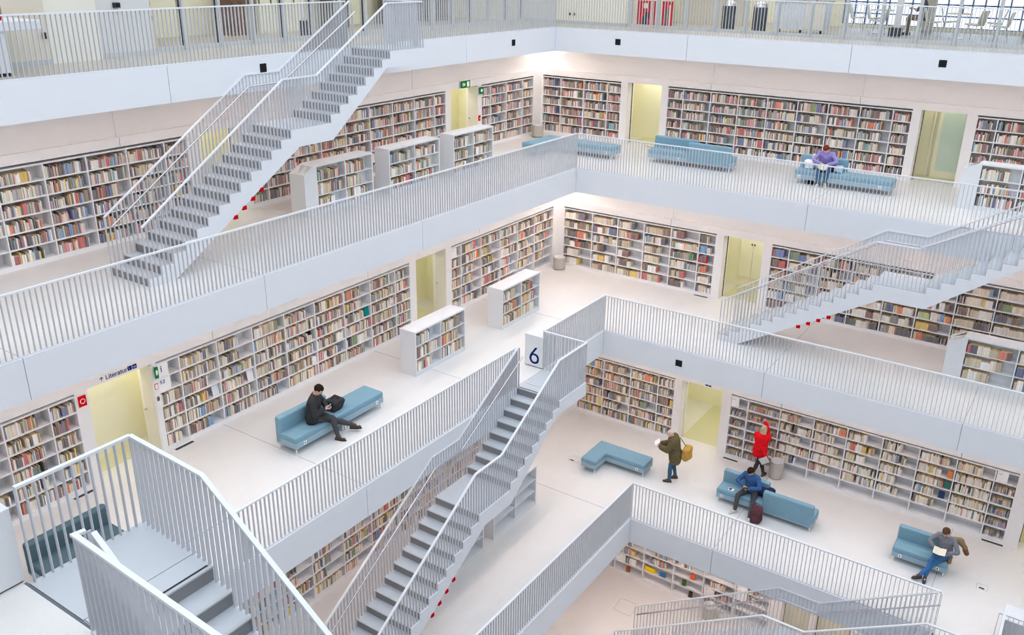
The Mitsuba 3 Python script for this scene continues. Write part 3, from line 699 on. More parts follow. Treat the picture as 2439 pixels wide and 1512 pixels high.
k = thing('wall_switch', 'brown wall switch on the pier right of the yellow doorway', 'switch')
part(k, 'plate', mbL1(-8.95, -8.90, -.012, 0, z1 + 1.25, z1 + 1.34), 'darkbrown'); part(k, 'button', mbL1(-8.935, -8.915, -.016, -.012, z1 + 1.28, z1 + 1.31), 'brown')
k = thing('fire_alarm', 'small red fire call point beside the narrow upper bookcase', 'alarm')
part(k, 'box', mbL2(5.95, 6.04, -.03, 0, z2 + .95, z2 + 1.12), 'red'); part(k, 'button', mbL2(5.975, 6.015, -.035, -.03, z2 + 1.0, z2 + 1.05), 'white')
# information boards standing in the shelves
rz = lambda k, r: k * H + .10 + (5 - r) * .3283
def sign_board(label, side, face, a0, a1, z, h, s=None, th=.03, d=.02, mat='white'):
    mb = mapper(side, face); k = thing('shelf_sign', label, 'sign'); part(k, 'panel', mb(a0, a1, d, d + th, z, z + h), mat)
    if s: flat_text(s, .13 if len(s) == 1 else .075, side, face - d if side == 'L' else face + d, a0 + (.09 if len(s) == 1 else .03), z + (.11 if len(s) == 1 else .17), 'navy', k)
    else: part(k, 'caption', mb(a0 + .04, a0 + .12, d - .002, d, z + h * .7, z + h * .78), 'groove')
    return k


sign_board('white board with dark blue letter i in the top left shelf', 'L', XW[1], -8.85, -8.58, rz(1, 0), .29, 'i')
sign_board('white board reading 52 in the shelf below the letter i', 'L', XW[1], -8.85, -8.57, rz(1, 1), .30, '52')
sign_board('white blank board in top left shelf of the middle corner bookcase', 'L', XW[1], 1.2, 1.46, rz(1, 0), .28)
sign_board('white board in the red coat bookcase, top left shelf', 'R', YW[0], .87, 1.1, rz(0, 0), .29)
sign_board('white board in top right shelf of the pale paperback bookcase', 'R', YW[0], 7.98, 8.24, rz(0, 0), .29)
# face-on display books, each with its own look
for (case, face, side, k, ed, c, r, off, w, h, col, lab) in (
    ('', XW[1], 'L', 1, d2, 3, 1, .78, .17, .24, srgb(240, 200, 40), 'yellow book shown face-on on second shelf behind the seated man'),
    ('', XW[1], 'L', 1, d2, 4, 2, .72, .16, .25, srgb(30, 30, 34), 'black book shown face-on in the long middle bookcase'),
    ('', XW[1], 'L', 1, d2, 6, 2, .80, .16, .24, srgb(20, 130, 125), 'teal book shown face-on in the long middle bookcase'),
    ('', XW[1], 'L', 1, d2, 7, 2, .76, .17, .24, srgb(110, 140, 125), 'grey-green picture book shown face-on, long middle bookcase'),
    ('', XW[1], 'L', 1, d2, 3, 2, .78, .13, .22, srgb(200, 220, 240), 'pale blue book shown face-on below the yellow one'),
    ('', XW[1], 'L', 1, d2, 2, 3, .78, .18, .25, srgb(238, 238, 240), 'white book shown face-on in third column behind the seated man'),
    ('', XW[1], 'L', 1, d2, 1, 3, .78, .18, .25, srgb(225, 228, 235), 'white book shown face-on in second column right of letter i'),
    ('', XW[1], 'L', 1, d2, 0, 1, .36, .15, .23, srgb(190, 190, 180), 'grey book shown face-on beside the 52 board'),
    ('', XW[1], 'L', 1, d3, 1, 1, .72, .2, .26, srgb(250, 120, 20), 'bright orange book shown face-on in middle corner bookcase'),
    ('', XW[1], 'L', 1, d3, 4, 3, .70, .16, .24, srgb(235, 215, 110), 'pale yellow book shown face-on in middle corner bookcase'),
    ('', YW[1], 'R', 1, e1, 5, 1, .28, .2, .2, srgb(50, 130, 200), 'bright blue book in narrow column right of the art book shelves'),
    ('', YW[1], 'R', 1, e1, 5, 2, .02, .3, .22, srgb(205, 30, 50), 'red wide book in narrow column right of the art book shelves'),
    ('', YW[1], 'R', 1, e2, 5, 3, .62, .13, .24, srgb(30, 50, 160), 'blue book standing alone on a shelf under the right staircase'),
    ('', YW[0], 'R', 0, g2, 2, 3, .74, .13, .16, srgb(240, 190, 90), 'orange-yellow small book face-on on pale paperback shelves'),
    ('', YW[0], 'R', 0, g2, 2, 1, .80, .14, .22, srgb(50, 46, 50), 'black book face-on in third column of the pale paperback shelves'),
    ('', YW[0], 'R', 0, g2, 7, 1, .52, .17, .2, srgb(242, 222, 170), 'cream book face-on near the right end of pale paperback shelves'),
    ('', YW[0], 'R', 0, g2, 6, 2, .80, .13, .2, srgb(60, 110, 100), 'dark green and white book face-on on pale paperback shelves'),
    ('', YW[0], 'R', 0, g2, 6, 1, .82, .13, .2, srgb(200, 120, 70), 'orange-brown book face-on on pale paperback shelves'),
    ('', YW[0], 'R', 0, g2, 6, 3, .70, .15, .2, srgb(50, 60, 100), 'navy book face-on on lower pale paperback shelf'),
    ('', YW[0], 'R', 0, g2, 7, 4, .80, .14, .18, srgb(200, 70, 60), 'red and white book face-on at right end of lower pale shelf'),
    ('', YW[-1], 'R', -1, h1, 3, 4, .30, .13, .2, srgb(60, 90, 50), 'dark green book face-on on the lowest floor shelves'),
    ('', YW[-1], 'R', -1, h1, 3, 3, .55, .14, .2, srgb(210, 90, 60), 'red and white picture book on the lowest floor shelves'),
    ('', YW[-1], 'R', -1, h1, 2, 4, .55, .2, .14, srgb(50, 100, 150), 'blue book lying tilted on the lowest floor shelves'),
    ('', YW[-1], 'R', -1, h1, 2, 4, .05, .34, .14, srgb(240, 205, 20), 'yellow book lying tilted on the lowest floor shelves'),
    ('', YW[-1], 'R', -1, h1, 3, 5, .55, .12, .2, srgb(60, 55, 40), 'dark book face-on on bottom shelf of the lowest floor'),
    ('', YW[-1], 'R', -1, h1, 1, 5, .4, .13, .2, srgb(150, 80, 50), 'brown book face-on at left of bottom shelf, lowest floor'),
    ('', YW[-1], 'R', -1, h1, 4, 4, .6, .14, .15, srgb(190, 130, 120), 'pink book face-on on the lowest floor shelves')):
    display(side, face, ed[c] + off * (ed[c + 1] - ed[c]), rz(k, r), w, h, col, lab)
# white boards and small groups of books on the lowest shelves
for c in range(6):
    for r in (2, 3, 4):
        rr = random.Random(900 + c * 7 + r); q = rr.random(); a = h1[c] + .03
        if (c, r) in ((2, 4), (3, 3), (3, 4)): continue
        if q < .62:
            sign_board(f'white board in {ORD[c]} column, {ORD[r]} shelf, of the lowest floor display shelves', 'R', YW[-1], a, a + .33, rz(-1, r), .29)
            fill_cell(rr, 'R', YW[-1], a + .33, a + rr.uniform(.45, .75), rz(-1, r), rz(-1, r) + .3, 'mixed', .95, ('lowest', c, r))
        elif q < .9: fill_cell(rr, 'R', YW[-1], a + rr.uniform(0, .3), a + rr.uniform(.5, .8), rz(-1, r), rz(-1, r) + .3, 'mixed', .95, ('lowest', c, r))

# ------------------------------------------------------------------ the books themselves
def book_arrays(b, closed):
    side, face, a, w, d, dep, z, h, nm, col, top, where, n = b
    if side == 'L': P = lambda aa, dd, zz: (face - dd, aa, zz)
    else: P = lambda aa, dd, zz: (aa, face + dd, zz)
    A = [P(a, d, z), P(a + w, d, z), P(a + w, d, z + h), P(a, d, z + h), P(a, d + dep, z), P(a + w, d + dep, z), P(a + w, d + dep, z + h), P(a, d + dep, z + h)]
    V = A + [A[3], A[2], A[6], A[7]]
    Fq = [(0, 1, 2, 3), (1, 5, 6, 2), (4, 0, 3, 7), (8, 9, 10, 11)] + ([(5, 4, 7, 6), (1, 0, 4, 5)] if closed else [])
    if side == 'L': pass
    return V, [t for q in Fq for t in ((q[0], q[1], q[2]), (q[0], q[2], q[3]))], [col] * 8 + [top] * 4


def size_of(b):
    side, face, a, w, d, dep, z, h = b[:8]
    c = np.array([face - d, a, z]) if side == 'L' else np.array([a, face + d, z]); v = POS - c; D = np.linalg.norm(v)
    return w * h * abs(v[0] if side == 'L' else v[1]) / D ** 3


PLACE = {'behind seated man': 'wall bookcase behind the seated man', 'beside red fire sign': 'bookcase beside red fire sign', 'unit near sofa': 'low unit beyond the blue sofa', 'unit near bin': 'low unit by the corner bin',
         'lower pale': 'bookcase behind the red coat', 'lower middle': 'bookcase behind old man', 'slotted unit': 'slotted unit at right edge', 'middle corner': 'bookcase left of corner bin', 'middle sets': 'art bookcase right of corner bin', 'middle stair': 'bookcase behind right staircase'}
cand = [i for i, b in enumerate(ALLB) if b[11][0] in PLACE and not (b[11][0] == 'beside red fire sign' and b[2] < -12.2) and not (b[11][0] == 'middle stair' and b[11][1] < 4)]
cand = sorted(cand, key=lambda i: -size_of(ALLB[i]))[:300]
single = set(cand)
for i in sorted(single):
    b = ALLB[i]; V, Fc, C = book_arrays(b, True); w_, c, r = b[11]; nr = r if 'unit' not in w_ else 2 - r
    whole('book', (np.array(V), np.array(Fc)), 'book', f'{b[8]} book, {ORD[b[12]]} from left, {ORD[nr]} shelf, {ORD[c]} column, {PLACE[w_]}', 'book', group='books in the ' + PLACE[w_], color=np.array(C))
V, Fc, C, n0 = [], [], [], 0
for i, b in enumerate(ALLB):
    if i in single: continue
    v, f, c = book_arrays(b, False); V += v; Fc += [(x + n0, y + n0, q + n0) for x, y, q in f]; C += c; n0 += len(v)
whole('shelved_books', (np.array(V), np.array(Fc)), 'book', 'rows of small many-coloured books filling the far wall shelves on all galleries', 'books', kind='stuff', color=np.array(C))

# ------------------------------------------------------------------ top floor rooms behind glass
z3 = 3 * H
xg, yg = XW[3], YW[3]
ZT = z3 + H - FT
k = thing('wall_top', kind='structure')          # closed wall pieces at both ends of the left side and in the corner
scene[k] = mikit.ply(cat(box(-10.4, -9.75, -7.35, -5.95, z3, ZT)), B('greypanel'))
part(k, 'panel', box(-10.4, -9.55, -8.5, -7.37, z3, ZT), 'jamb'); part(k, 'panel', box(-10.4, -9.50, -9.35, -8.52, z3, ZT), 'beige'); part(k, 'panel', box(-10.4, -9.50, -10.4, -9.37, z3, ZT), 'jamb'); part(k, 'panel', box(-11.4, -10.4, -14, -10.42, z3, ZT), 'darkbrown')
part(k, 'skirting', box(-9.75, -9.735, -7.35, -5.95, z3, z3 + .1), 'frame'); part(k, 'skirting', box(-9.5, -9.485, -10.4, -8.5, z3, z3 + .1), 'palegrey')
part(k, 'door_handle', box(-9.5, -9.44, -8.64, -8.58, z3 + .5, z3 + .62), 'dark'); part(k, 'panel', box(-10.3, -6.05, yg, yg + .3, z3, ZT), 'cream'); part(k, 'skirting', box(-10.2, -6.05, yg - .015, yg, z3, z3 + .1), 'palegrey')
part(k, 'socket', box(-8.35, -8.27, yg - .02, yg, z3 + .28, z3 + .36), 'dark'); part(k, 'socket', box(-8.2, -8.12, yg - .02, yg, z3 + .28, z3 + .36), 'dark')
k = thing('camera_box', 'dark camera box on the grey wall panel, top floor left', 'camera'); part(k, 'housing', box(-9.75, -9.66, -6.85, -6.72, z3 + 1.02, z3 + 1.12), 'dark'); part(k, 'lens', box(-9.66, -9.65, -6.82, -6.75, z3 + 1.04, z3 + 1.1), 'black')


def glass_wall(n, axis, fixed, a_list, depth, out):
    w = thing('window_' + str(n), kind='structure')
    bx_ = (lambda a0, a1, d0, d1, h0, h1: box(fixed - d1, fixed - d0, a0, a1, h0, h1)) if axis == 'y' else (lambda a0, a1, d0, d1, h0, h1: box(a0, a1, fixed + d0, fixed + d1, h0, h1))
    for i, a in enumerate(a_list):
        part(w, 'post', bx_(a - .035, a + .035, -.11, .11, z3, ZT), 'frame'); part(w, 'seal', bx_(a - .05, a - .035, -.02, .02, z3, ZT), 'dark')
    for a, b in zip(a_list[:-1], a_list[1:]):
        part(w, 'sill', bx_(a + .035, b - .035, -.05, .05, z3, z3 + .1), 'frame'); part(w, 'pane', bx_(a + .035, b - .05, 0, .0005, z3 + .1, ZT) if False else sheet(axis, fixed, a + .035, b - .05, z3 + .1, ZT), 'glass')


def sheet(axis, f, a0, a1, h0, h1):
    V = [(f, a0, h0), (f, a1, h0), (f, a1, h1), (f, a0, h1)] if axis == 'y' else [(a0, f, h0), (a1, f, h0), (a1, f, h1), (a0, f, h1)]
    return trimesh.Trimesh(np.array(V, float), np.array([[0, 1, 2], [0, 2, 3]]), process=False)


glass_wall(1, 'y', xg, [-5.9 + 1.03 * i for i in range(16)], .2, -1)
glass_wall(2, 'x', yg, [-5.95 + 1.02 * i for i in range(18)], .2, 1)
# left office: shell, lamp, furniture
k = thing('wall_office', kind='structure')
scene[k] = mikit.ply(cat(box(-13.6, -13.3, -6, 9.9, z3, ZT), box(-13.4, -10.2, -6.2, -6, z3, ZT), box(-13.4, -10.2, 9.7, 9.9, z3, ZT)), B('yellow'))
part(k, 'lamp_panel', box(-12.6, -11.2, -5, 9, ZT - .02, ZT - .005), 'white'); scene[uniq(k + '__lamp')] = {**mikit.ply(box(-12.5, -11.3, -5, 9, ZT - .04, ZT - .02), B('lampbsdf')), 'emitter': emit(OFFICE_RGB)}
def cabinet(label, x0, x1, y0, y1, h, mat, nd, axis='y', handle='dark'):
    k = thing('cabinet', label, 'cabinet'); part(k, 'body', box(x0, x1, y0, y1, z3, z3 + h), mat)
    for i in range(nd):
        if axis == 'y': a, b = y0 + (y1 - y0) * i / nd, y0 + (y1 - y0) * (i + 1) / nd; d = part(k, 'door', box(x1, x1 + .02, a + .01, b - .01, z3 + .05, z3 + h - .02), mat); part(d, 'handle', box(x1 + .02, x1 + .04, a + .05, a + .07, z3 + h * .5, z3 + h * .6), handle)
        else: a, b = x0 + (x1 - x0) * i / nd, x0 + (x1 - x0) * (i + 1) / nd; d = part(k, 'door', box(a + .01, b - .01, y0 - .02, y0, z3 + .05, z3 + h - .02), mat); part(d, 'handle', box(a + .05, a + .07, y0 - .04, y0 - .02, z3 + h * .5, z3 + h * .6), handle)
    return k


cabinet('dark grey cabinet behind the glass, top floor far left', -13.2, -12.7, -4.9, -3.9, 2.0, 'darkbrown', 4)
cabinet('brown cabinet behind the glass above the left loudspeaker', -12.9, -12.4, -1.6, -.75, 1.5, 'brown', 3)
cabinet('pale cupboard with small black handles beside the brown cabinet', -12.9, -12.4, -.65, 1.1, 1.6, 'yellow', 4, handle='black')
cabinet('dark cupboard behind the glass at the head of the tall staircase', -12.9, -12.4, 2.3, 3.0, 1.8, 'darkbrown', 3)
cabinet('dark slatted cupboard behind the glass left of the top corner', -12.9, -12.4, 5.0, 6.1, 2.0, 'darkbrown', 4)
cabinet('second dark slatted cupboard, nearest the top corner', -12.9, -12.4, 7.0, 8.2, 2.0, 'darkbrown', 4)
k = thing('desk', 'cream desk behind the glass at the grey wall panel', 'desk'); part(k, 'top', rbox(-12.2, -10.8, -5.7, -5.0, z3 + .72, z3 + .9, .01, 6), 'cream'); part(k, 'leg', box(-12.1, -12.0, -5.6, -5.1, z3, z3 + .73), 'cream'); part(k, 'leg', box(-11.0, -10.9, -5.6, -5.1, z3, z3 + .73), 'cream')
k = thing('umbrella_stand', 'black holder with a tall white pole behind the top railing', 'holder'); part(k, 'holder', cat(cyl(.16, z3, z3 + .42, -10.9, -.3, 16), ), 'black'); part(k, 'pole', tube((-10.9, -.3, z3 + .3), (-10.9, -.42, z3 + 1.9), .05), 'white')
# white counter with red box
k = thing('counter', 'white counter at the top left edge behind the railing', 'counter'); part(k, 'top', rbox(-9.3, -8.2, -11.4, -9.35, z3 + .78, z3 + .95, .01, 6), 'furniture'); part(k, 'base', box(-9.0, -8.25, -11.4, -10.0, z3 + .06, z3 + .78), 'furniture'); part(k, 'plinth', box(-8.98, -8.28, -11.4, -10.02, z3, z3 + .06), 'dark')
k = thing('red_box', 'red box standing on the white counter at top left', 'box'); part(k, 'body', rbox(-8.75, -8.5, -10.08, -9.88, z3 + .95, z3 + 1.28, .02, 6), 'red'); part(k, 'lid', rbox(-8.76, -8.49, -10.09, -9.87, z3 + 1.26, z3 + 1.31, .015, 6), 'red')
k = thing('paper_stack', 'cream papers lying beside the red box', 'papers'); scene[k] = mikit.ply(rbox(-8.7, -8.4, -10.7, -10.2, z3 + .95, z3 + .98, .004, 6), B('cream'))
# right side: cafe
for b_ in (box(-6.2, -6, yg + .3, 15.8, z3, ZT), box(11.5, 11.7, yg + .3, 15.8, z3, ZT)):
    k = thing('wall_cafe', kind='structure'); scene[k] = mikit.ply(b_, B('yellow'))
k = thing('wall_window', kind='structure'); scene[k] = mikit.ply(cat(box(-6.0, -.4, 15.6, 15.8, z3, ZT), box(-.4, 11.5, 15.6, 15.8, ZT - .25, ZT), box(-.4, 11.5, 15.55, 15.8, z3, z3 + .12)), B('yellow'))
k = thing('ceiling_cafe', kind='structure'); scene[k] = mikit.ply(box(-6, 11.5, yg + .3, 15.5, ZT - .004, ZT), B('paint'))
part(k, 'lamp_panel', box(-5, -1, 11, 15, ZT - .02, ZT - .005), 'white'); scene[uniq(k + '__lamp')] = {**mikit.ply(box(-4.8, -1.2, 11.2, 14.8, ZT - .04, ZT - .02), B('lampbsdf')), 'emitter': emit(OFFICE_RGB)}
scene[thing('floor', kind='structure')] = mikit.ply(box(-6, 11.5, yg + .12, 15.55, z3, z3 + .004), B('beigefloor'))
for n in range(4):
    w = thing('window_' + str(n + 3), kind='structure'); a0, a1 = -.4 + 3 * n, 2.6 + 3 * n
    V = np.array([[a0, 15.7, z3 + .12], [a1, 15.7, z3 + .12], [a1, 15.7, ZT - .25], [a0, 15.7, ZT - .25]], float)
    scene[w] = {**mikit.ply((V, np.array([[0, 1, 2], [0, 2, 3]])), B('lampbsdf')), 'emitter': emit(PANE_RGB)}
    for i in range(9): part(w, 'mullion', box(a0 + 3 * i / 8 - .02, a0 + 3 * i / 8 + .02, 15.6, 15.68, z3 + .12, ZT - .25), 'mullion')
    for i in range(8): part(w, 'transom', box(a0, a1, 15.6, 15.68, z3 + .12 + i * .37 - .02, z3 + .12 + i * .37 + .02), 'mullion')
    k2 = thing('column', f'{["slim", "second slim", "third slim", "fourth slim"][n]} beige column before the cafe windows, counted from left', 'column'); part(k2, 'shaft', box(a1 - .16, a1 + .16, 14.6, 14.9, z3, ZT), 'beige'); part(k2, 'foot', box(a1 - .18, a1 + .18, 14.58, 14.92, z3, z3 + .08), 'palegrey')
for i, (x0, x1, lab) in enumerate(((-5.72, -5.06, 'large red poster with white figure behind the top railing, left one'), (-4.83, -4.42, 'narrow red poster behind the top railing, right one'))):
    k = thing('poster', lab, 'poster'); part(k, 'sheet', box(x0, x1, yg + .06, yg + .07, z3 + .06, z3 + .86), 'red', label='red sheet'); m_ = (x0 + x1) / 2
    if i == 0: part(k, 'motif', cat(box(m_ - .12, m_ + .05, yg + .05, yg + .056, z3 + .1, z3 + .35), rbox(m_ - .06, m_ + .12, yg + .045, yg + .056, z3 + .3, z3 + .5, .005, 6)), 'black'); part(k, 'ring', box(m_ - .1, m_ + .06, yg + .05, yg + .056, z3 + .62, z3 + .78), 'cream'); part(k, 'stripe', box(x1 - .14, x1 - .1, yg + .05, yg + .056, z3 + .1, z3 + .85), 'cream')
    else: part(k, 'motif', box(m_ - .08, m_ + .04, yg + .05, yg + .056, z3 + .15, z3 + .6), 'darkbrown'); part(k, 'stripe', box(m_ + .07, m_ + .12, yg + .05, yg + .056, z3 + .1, z3 + .75), 'cream')
for x, y, lab in ((-2.95, 11.2, 'dark domed chrome bin behind the glass, left one'), (-1.85, 11.1, 'dark domed chrome bin beside the white serving cart')):
    k = thing('domed_bin', lab, 'bin'); part(k, 'body', cyl(.23, z3, z3 + .75, x, y, 24), 'dark', smooth=40); d_ = m3.Manifold.sphere(.23, 24).scale((1, 1, .8)).translate((x, y, z3 + .75)).trim_by_plane((0, 0, 1), z3 + .75); part(k, 'dome', tri(d_), 'steel', smooth=40)
k = thing('serving_cart', 'white serving cart on castors behind the top railing', 'cart'); part(k, 'body', box(-1.35, .25, 11.0, 11.7, z3 + .12, z3 + .95), 'furniture'); part(k, 'top', rbox(-1.4, .3, 10.95, 11.75, z3 + .95, z3 + 1.0, .01, 6), 'palegrey'); part(k, 'side_panel', box(-.35, .24, 10.985, 11.0, z3 + .15, z3 + .93), 'cream')
for x in (-1.2, -.5, .15): part(k, 'castor', cyl(.06, z3, z3 + .11, x, 11.1, 12), 'black')
for i in range(7):
    kk = thing('bottle', f'small glass bottle on the serving cart, {ORD[i]} from left', 'bottle'); part(kk, 'body', cyl(.04, z3 + 1.0, z3 + 1.16, -1.15 + i * .2, 11.3, 12), 'tan' if i % 2 else 'cream', smooth=40); part(kk, 'neck', cyl(.015, z3 + 1.16, z3 + 1.24, -1.15 + i * .2, 11.3, 10), 'cream')
k = thing('bar_counter', 'beige bar counter far behind the red posters', 'counter'); part(k, 'front', box(-5.6, -3.2, 13.0, 13.6, z3, z3 + 1.0), 'beige'); part(k, 'top', rbox(-5.65, -3.15, 12.95, 13.65, z3 + 1.0, z3 + 1.05, .01, 6), 'darkbrown')


def shell_chair(label, x, y, yaw, group='pale shell chairs in the cafe'):
    k = thing('cafe_chair', label, 'chair', group); c, s_ = math.cos(yaw), math.sin(yaw)
    tr = lambda m: (m.apply_transform(np.array([[c, -s_, 0, x], [s_, c, 0, y], [0, 0, 1, z3], [0, 0, 0, 1]], float)), m)[1]
    sp = m3.Manifold.sphere(.018, 8); pts = [(.19, .22, .46), (-.19, .22, .46), (.2, -.16, .43), (-.2, -.16, .43)]; bp = [(.19, -.27, .84), (-.19, -.27, .84)]
    part(k, 'seat', tr(tri(m3.Manifold.batch_hull([sp.translate(p) for p in pts]))), 'chair', smooth=40)
    part(k, 'backrest', tr(tri(m3.Manifold.batch_hull([sp.translate(p) for p in pts[2:] + bp]))), 'chair', smooth=40)
    for sx in (-1, 1):
        for sy in (-1, 1): part(k, 'leg', tr(tube((sx * .15, sy * .13, .44), (sx * .2, sy * .2, 0), .011, 8)), 'steel')


for x, y, a, lab in ((.62, 13.5, -1.5, 'leftmost pale shell chair before the cafe windows'), (1.15, 13.6, -1.5, 'second pale shell chair from left in the cafe'), (1.6, 12.2, 1.6, 'pale shell chair left of the man in black top'), (3.1, 12.7, -1.5, 'pale shell chair right of the man in black top'), (3.45, 13.4, -1.4, 'pale shell chair behind the right cafe table'), (4.35, 12.35, 1.2, 'pale shell chair at the right cafe table, turned left'), (4.75, 13.6, 1.7, 'pale shell chair beyond the right cafe table'), (5.1, 12.0, 1.5, 'rightmost pale shell chair in the cafe')):
    shell_chair(lab, x, y, a)
for x, y, lab in ((1.5, 13.0, 'round pale cafe table near the left cafe chairs'), (3.85, 12.6, 'round pale cafe table near the right cafe chairs')):
    k = thing('cafe_table', lab, 'table'); part(k, 'top', cyl(.36, z3 + .71, z3 + .74, x, y, 28), 'cream'); part(k, 'post', cyl(.03, z3 + .02, z3 + .71, x, y, 12), 'steel'); part(k, 'foot', cyl(.22, z3, z3 + .02, x, y, 24), 'steel')
k = thing('vase', 'small dark bottle on the right cafe table', 'bottle'); part(k, 'body', cyl(.045, z3 + .74, z3 + .86, 3.9, 12.6, 12), 'black'); part(k, 'neck', cyl(.018, z3 + .86, z3 + .95, 3.9, 12.6, 10), 'black')
k = thing('room_divider', 'tall white screen standing left of the man in black top', 'screen'); part(k, 'sheet', box(2.05, 2.25, 12.3, 12.34, z3 + .25, z3 + 2.2), 'white'); part(k, 'foot', box(1.95, 2.3, 12.15, 12.5, z3, z3 + .25), 'dark')

# ------------------------------------------------------------------ people
def nrm(v): v = np.array(v, float); return v / max(np.linalg.norm(v), 1e-9)


def ik(a, c, l0, l1, pole):
    a, c = np.array(a, float), np.array(c, float); d = c - a; L = np.linalg.norm(d)
    if L > (l0 + l1) * .995: f = L / ((l0 + l1) * .995); l0, l1 = l0 * f, l1 * f
    u = d / L; t = (l0 * l0 - l1 * l1 + L * L) / (2 * L); h = math.sqrt(max(l0 * l0 - t * t, 0)); p = np.array(pole, float); p = p - u * np.dot(p, u)
    return a + u * t + nrm(p) * h


def chain(pts, seg=14):
    out = []
    for (p, r), (q, s_) in zip(pts[:-1], pts[1:]):
        out.append(m3.Manifold.batch_hull([m3.Manifold.sphere(r, seg).translate(tuple(map(float, p))), m3.Manifold.sphere(s_, seg).translate(tuple(map(float, q)))]))
    return out


def smoothed(ms, edge=.028, it=8, wrinkle=0., seed=0):
    m = m3.Manifold.batch_boolean(ms, m3.OpType.Add).refine_to_length(edge); t = tri(m)
    t = trimesh.Trimesh(t.vertices, t.faces, process=True); trimesh.smoothing.filter_taubin(t, lamb=.5, nu=.53, iterations=it)
    if wrinkle:
        n = meshkit.noise(t.vertices * 14 + seed) if True else 0
        t.vertices = t.vertices + t.vertex_normals * (np.asarray(n).reshape(-1, 1) - .5) * wrinkle
    return t


def frame_from(fwd, up):
    f = nrm(fwd); r_ = nrm(np.cross(f, up)); u = np.cross(r_, f); return np.stack([r_, f, u], 1)


def blob(specs, Fm, o):
    sp = [m3.Manifold.sphere(r, 16).scale(sc).translate(p) for p, r, sc in specs]
    h = m3.Manifold.batch_hull(sp); return h.transform(np.hstack([Fm, np.array(o, float).reshape(3, 1)]))


def hand(w, d, up, curl=.6, s=1., side=1):
    """palm and five fingers from wrist w along d; up = back of the hand; side = where the thumb leaves"""
    Fm = frame_from(d, up); o = np.array(w, float); L = lambda *p: o + Fm @ np.array(p) * s
    ms = [m3.Manifold.batch_hull([m3.Manifold.sphere(r * s, 10).translate(tuple(L(*p))) for p, r in (((-.028, .02, 0), .012), ((.028, .02, 0), .012), ((-.034, .085, 0), .011), ((.034, .085, 0), .011))])]
    for i, ln in enumerate((.062, .07, .066, .052)):
        x = side * (.030 - .02 * i); p = [(x, .088, 0)]; a = 0
        for j, q in enumerate((.45, .32, .23)):
            a += curl * (.5 if j == 0 else .7); p.append((p[-1][0], p[-1][1] + ln * q * math.cos(a), p[-1][2] - ln * q * math.sin(a)))
        ms += chain([(L(*pp), (.0085 - .0006 * j) * s) for j, pp in enumerate(p)], 8)
    p = [(side * .03, .03, -.004), (side * .055, .055, -.012), (side * .058, .085, -.022)]
    ms += chain([(L(*pp), (.011 - .001 * j) * s) for j, pp in enumerate(p)], 8)
    return ms


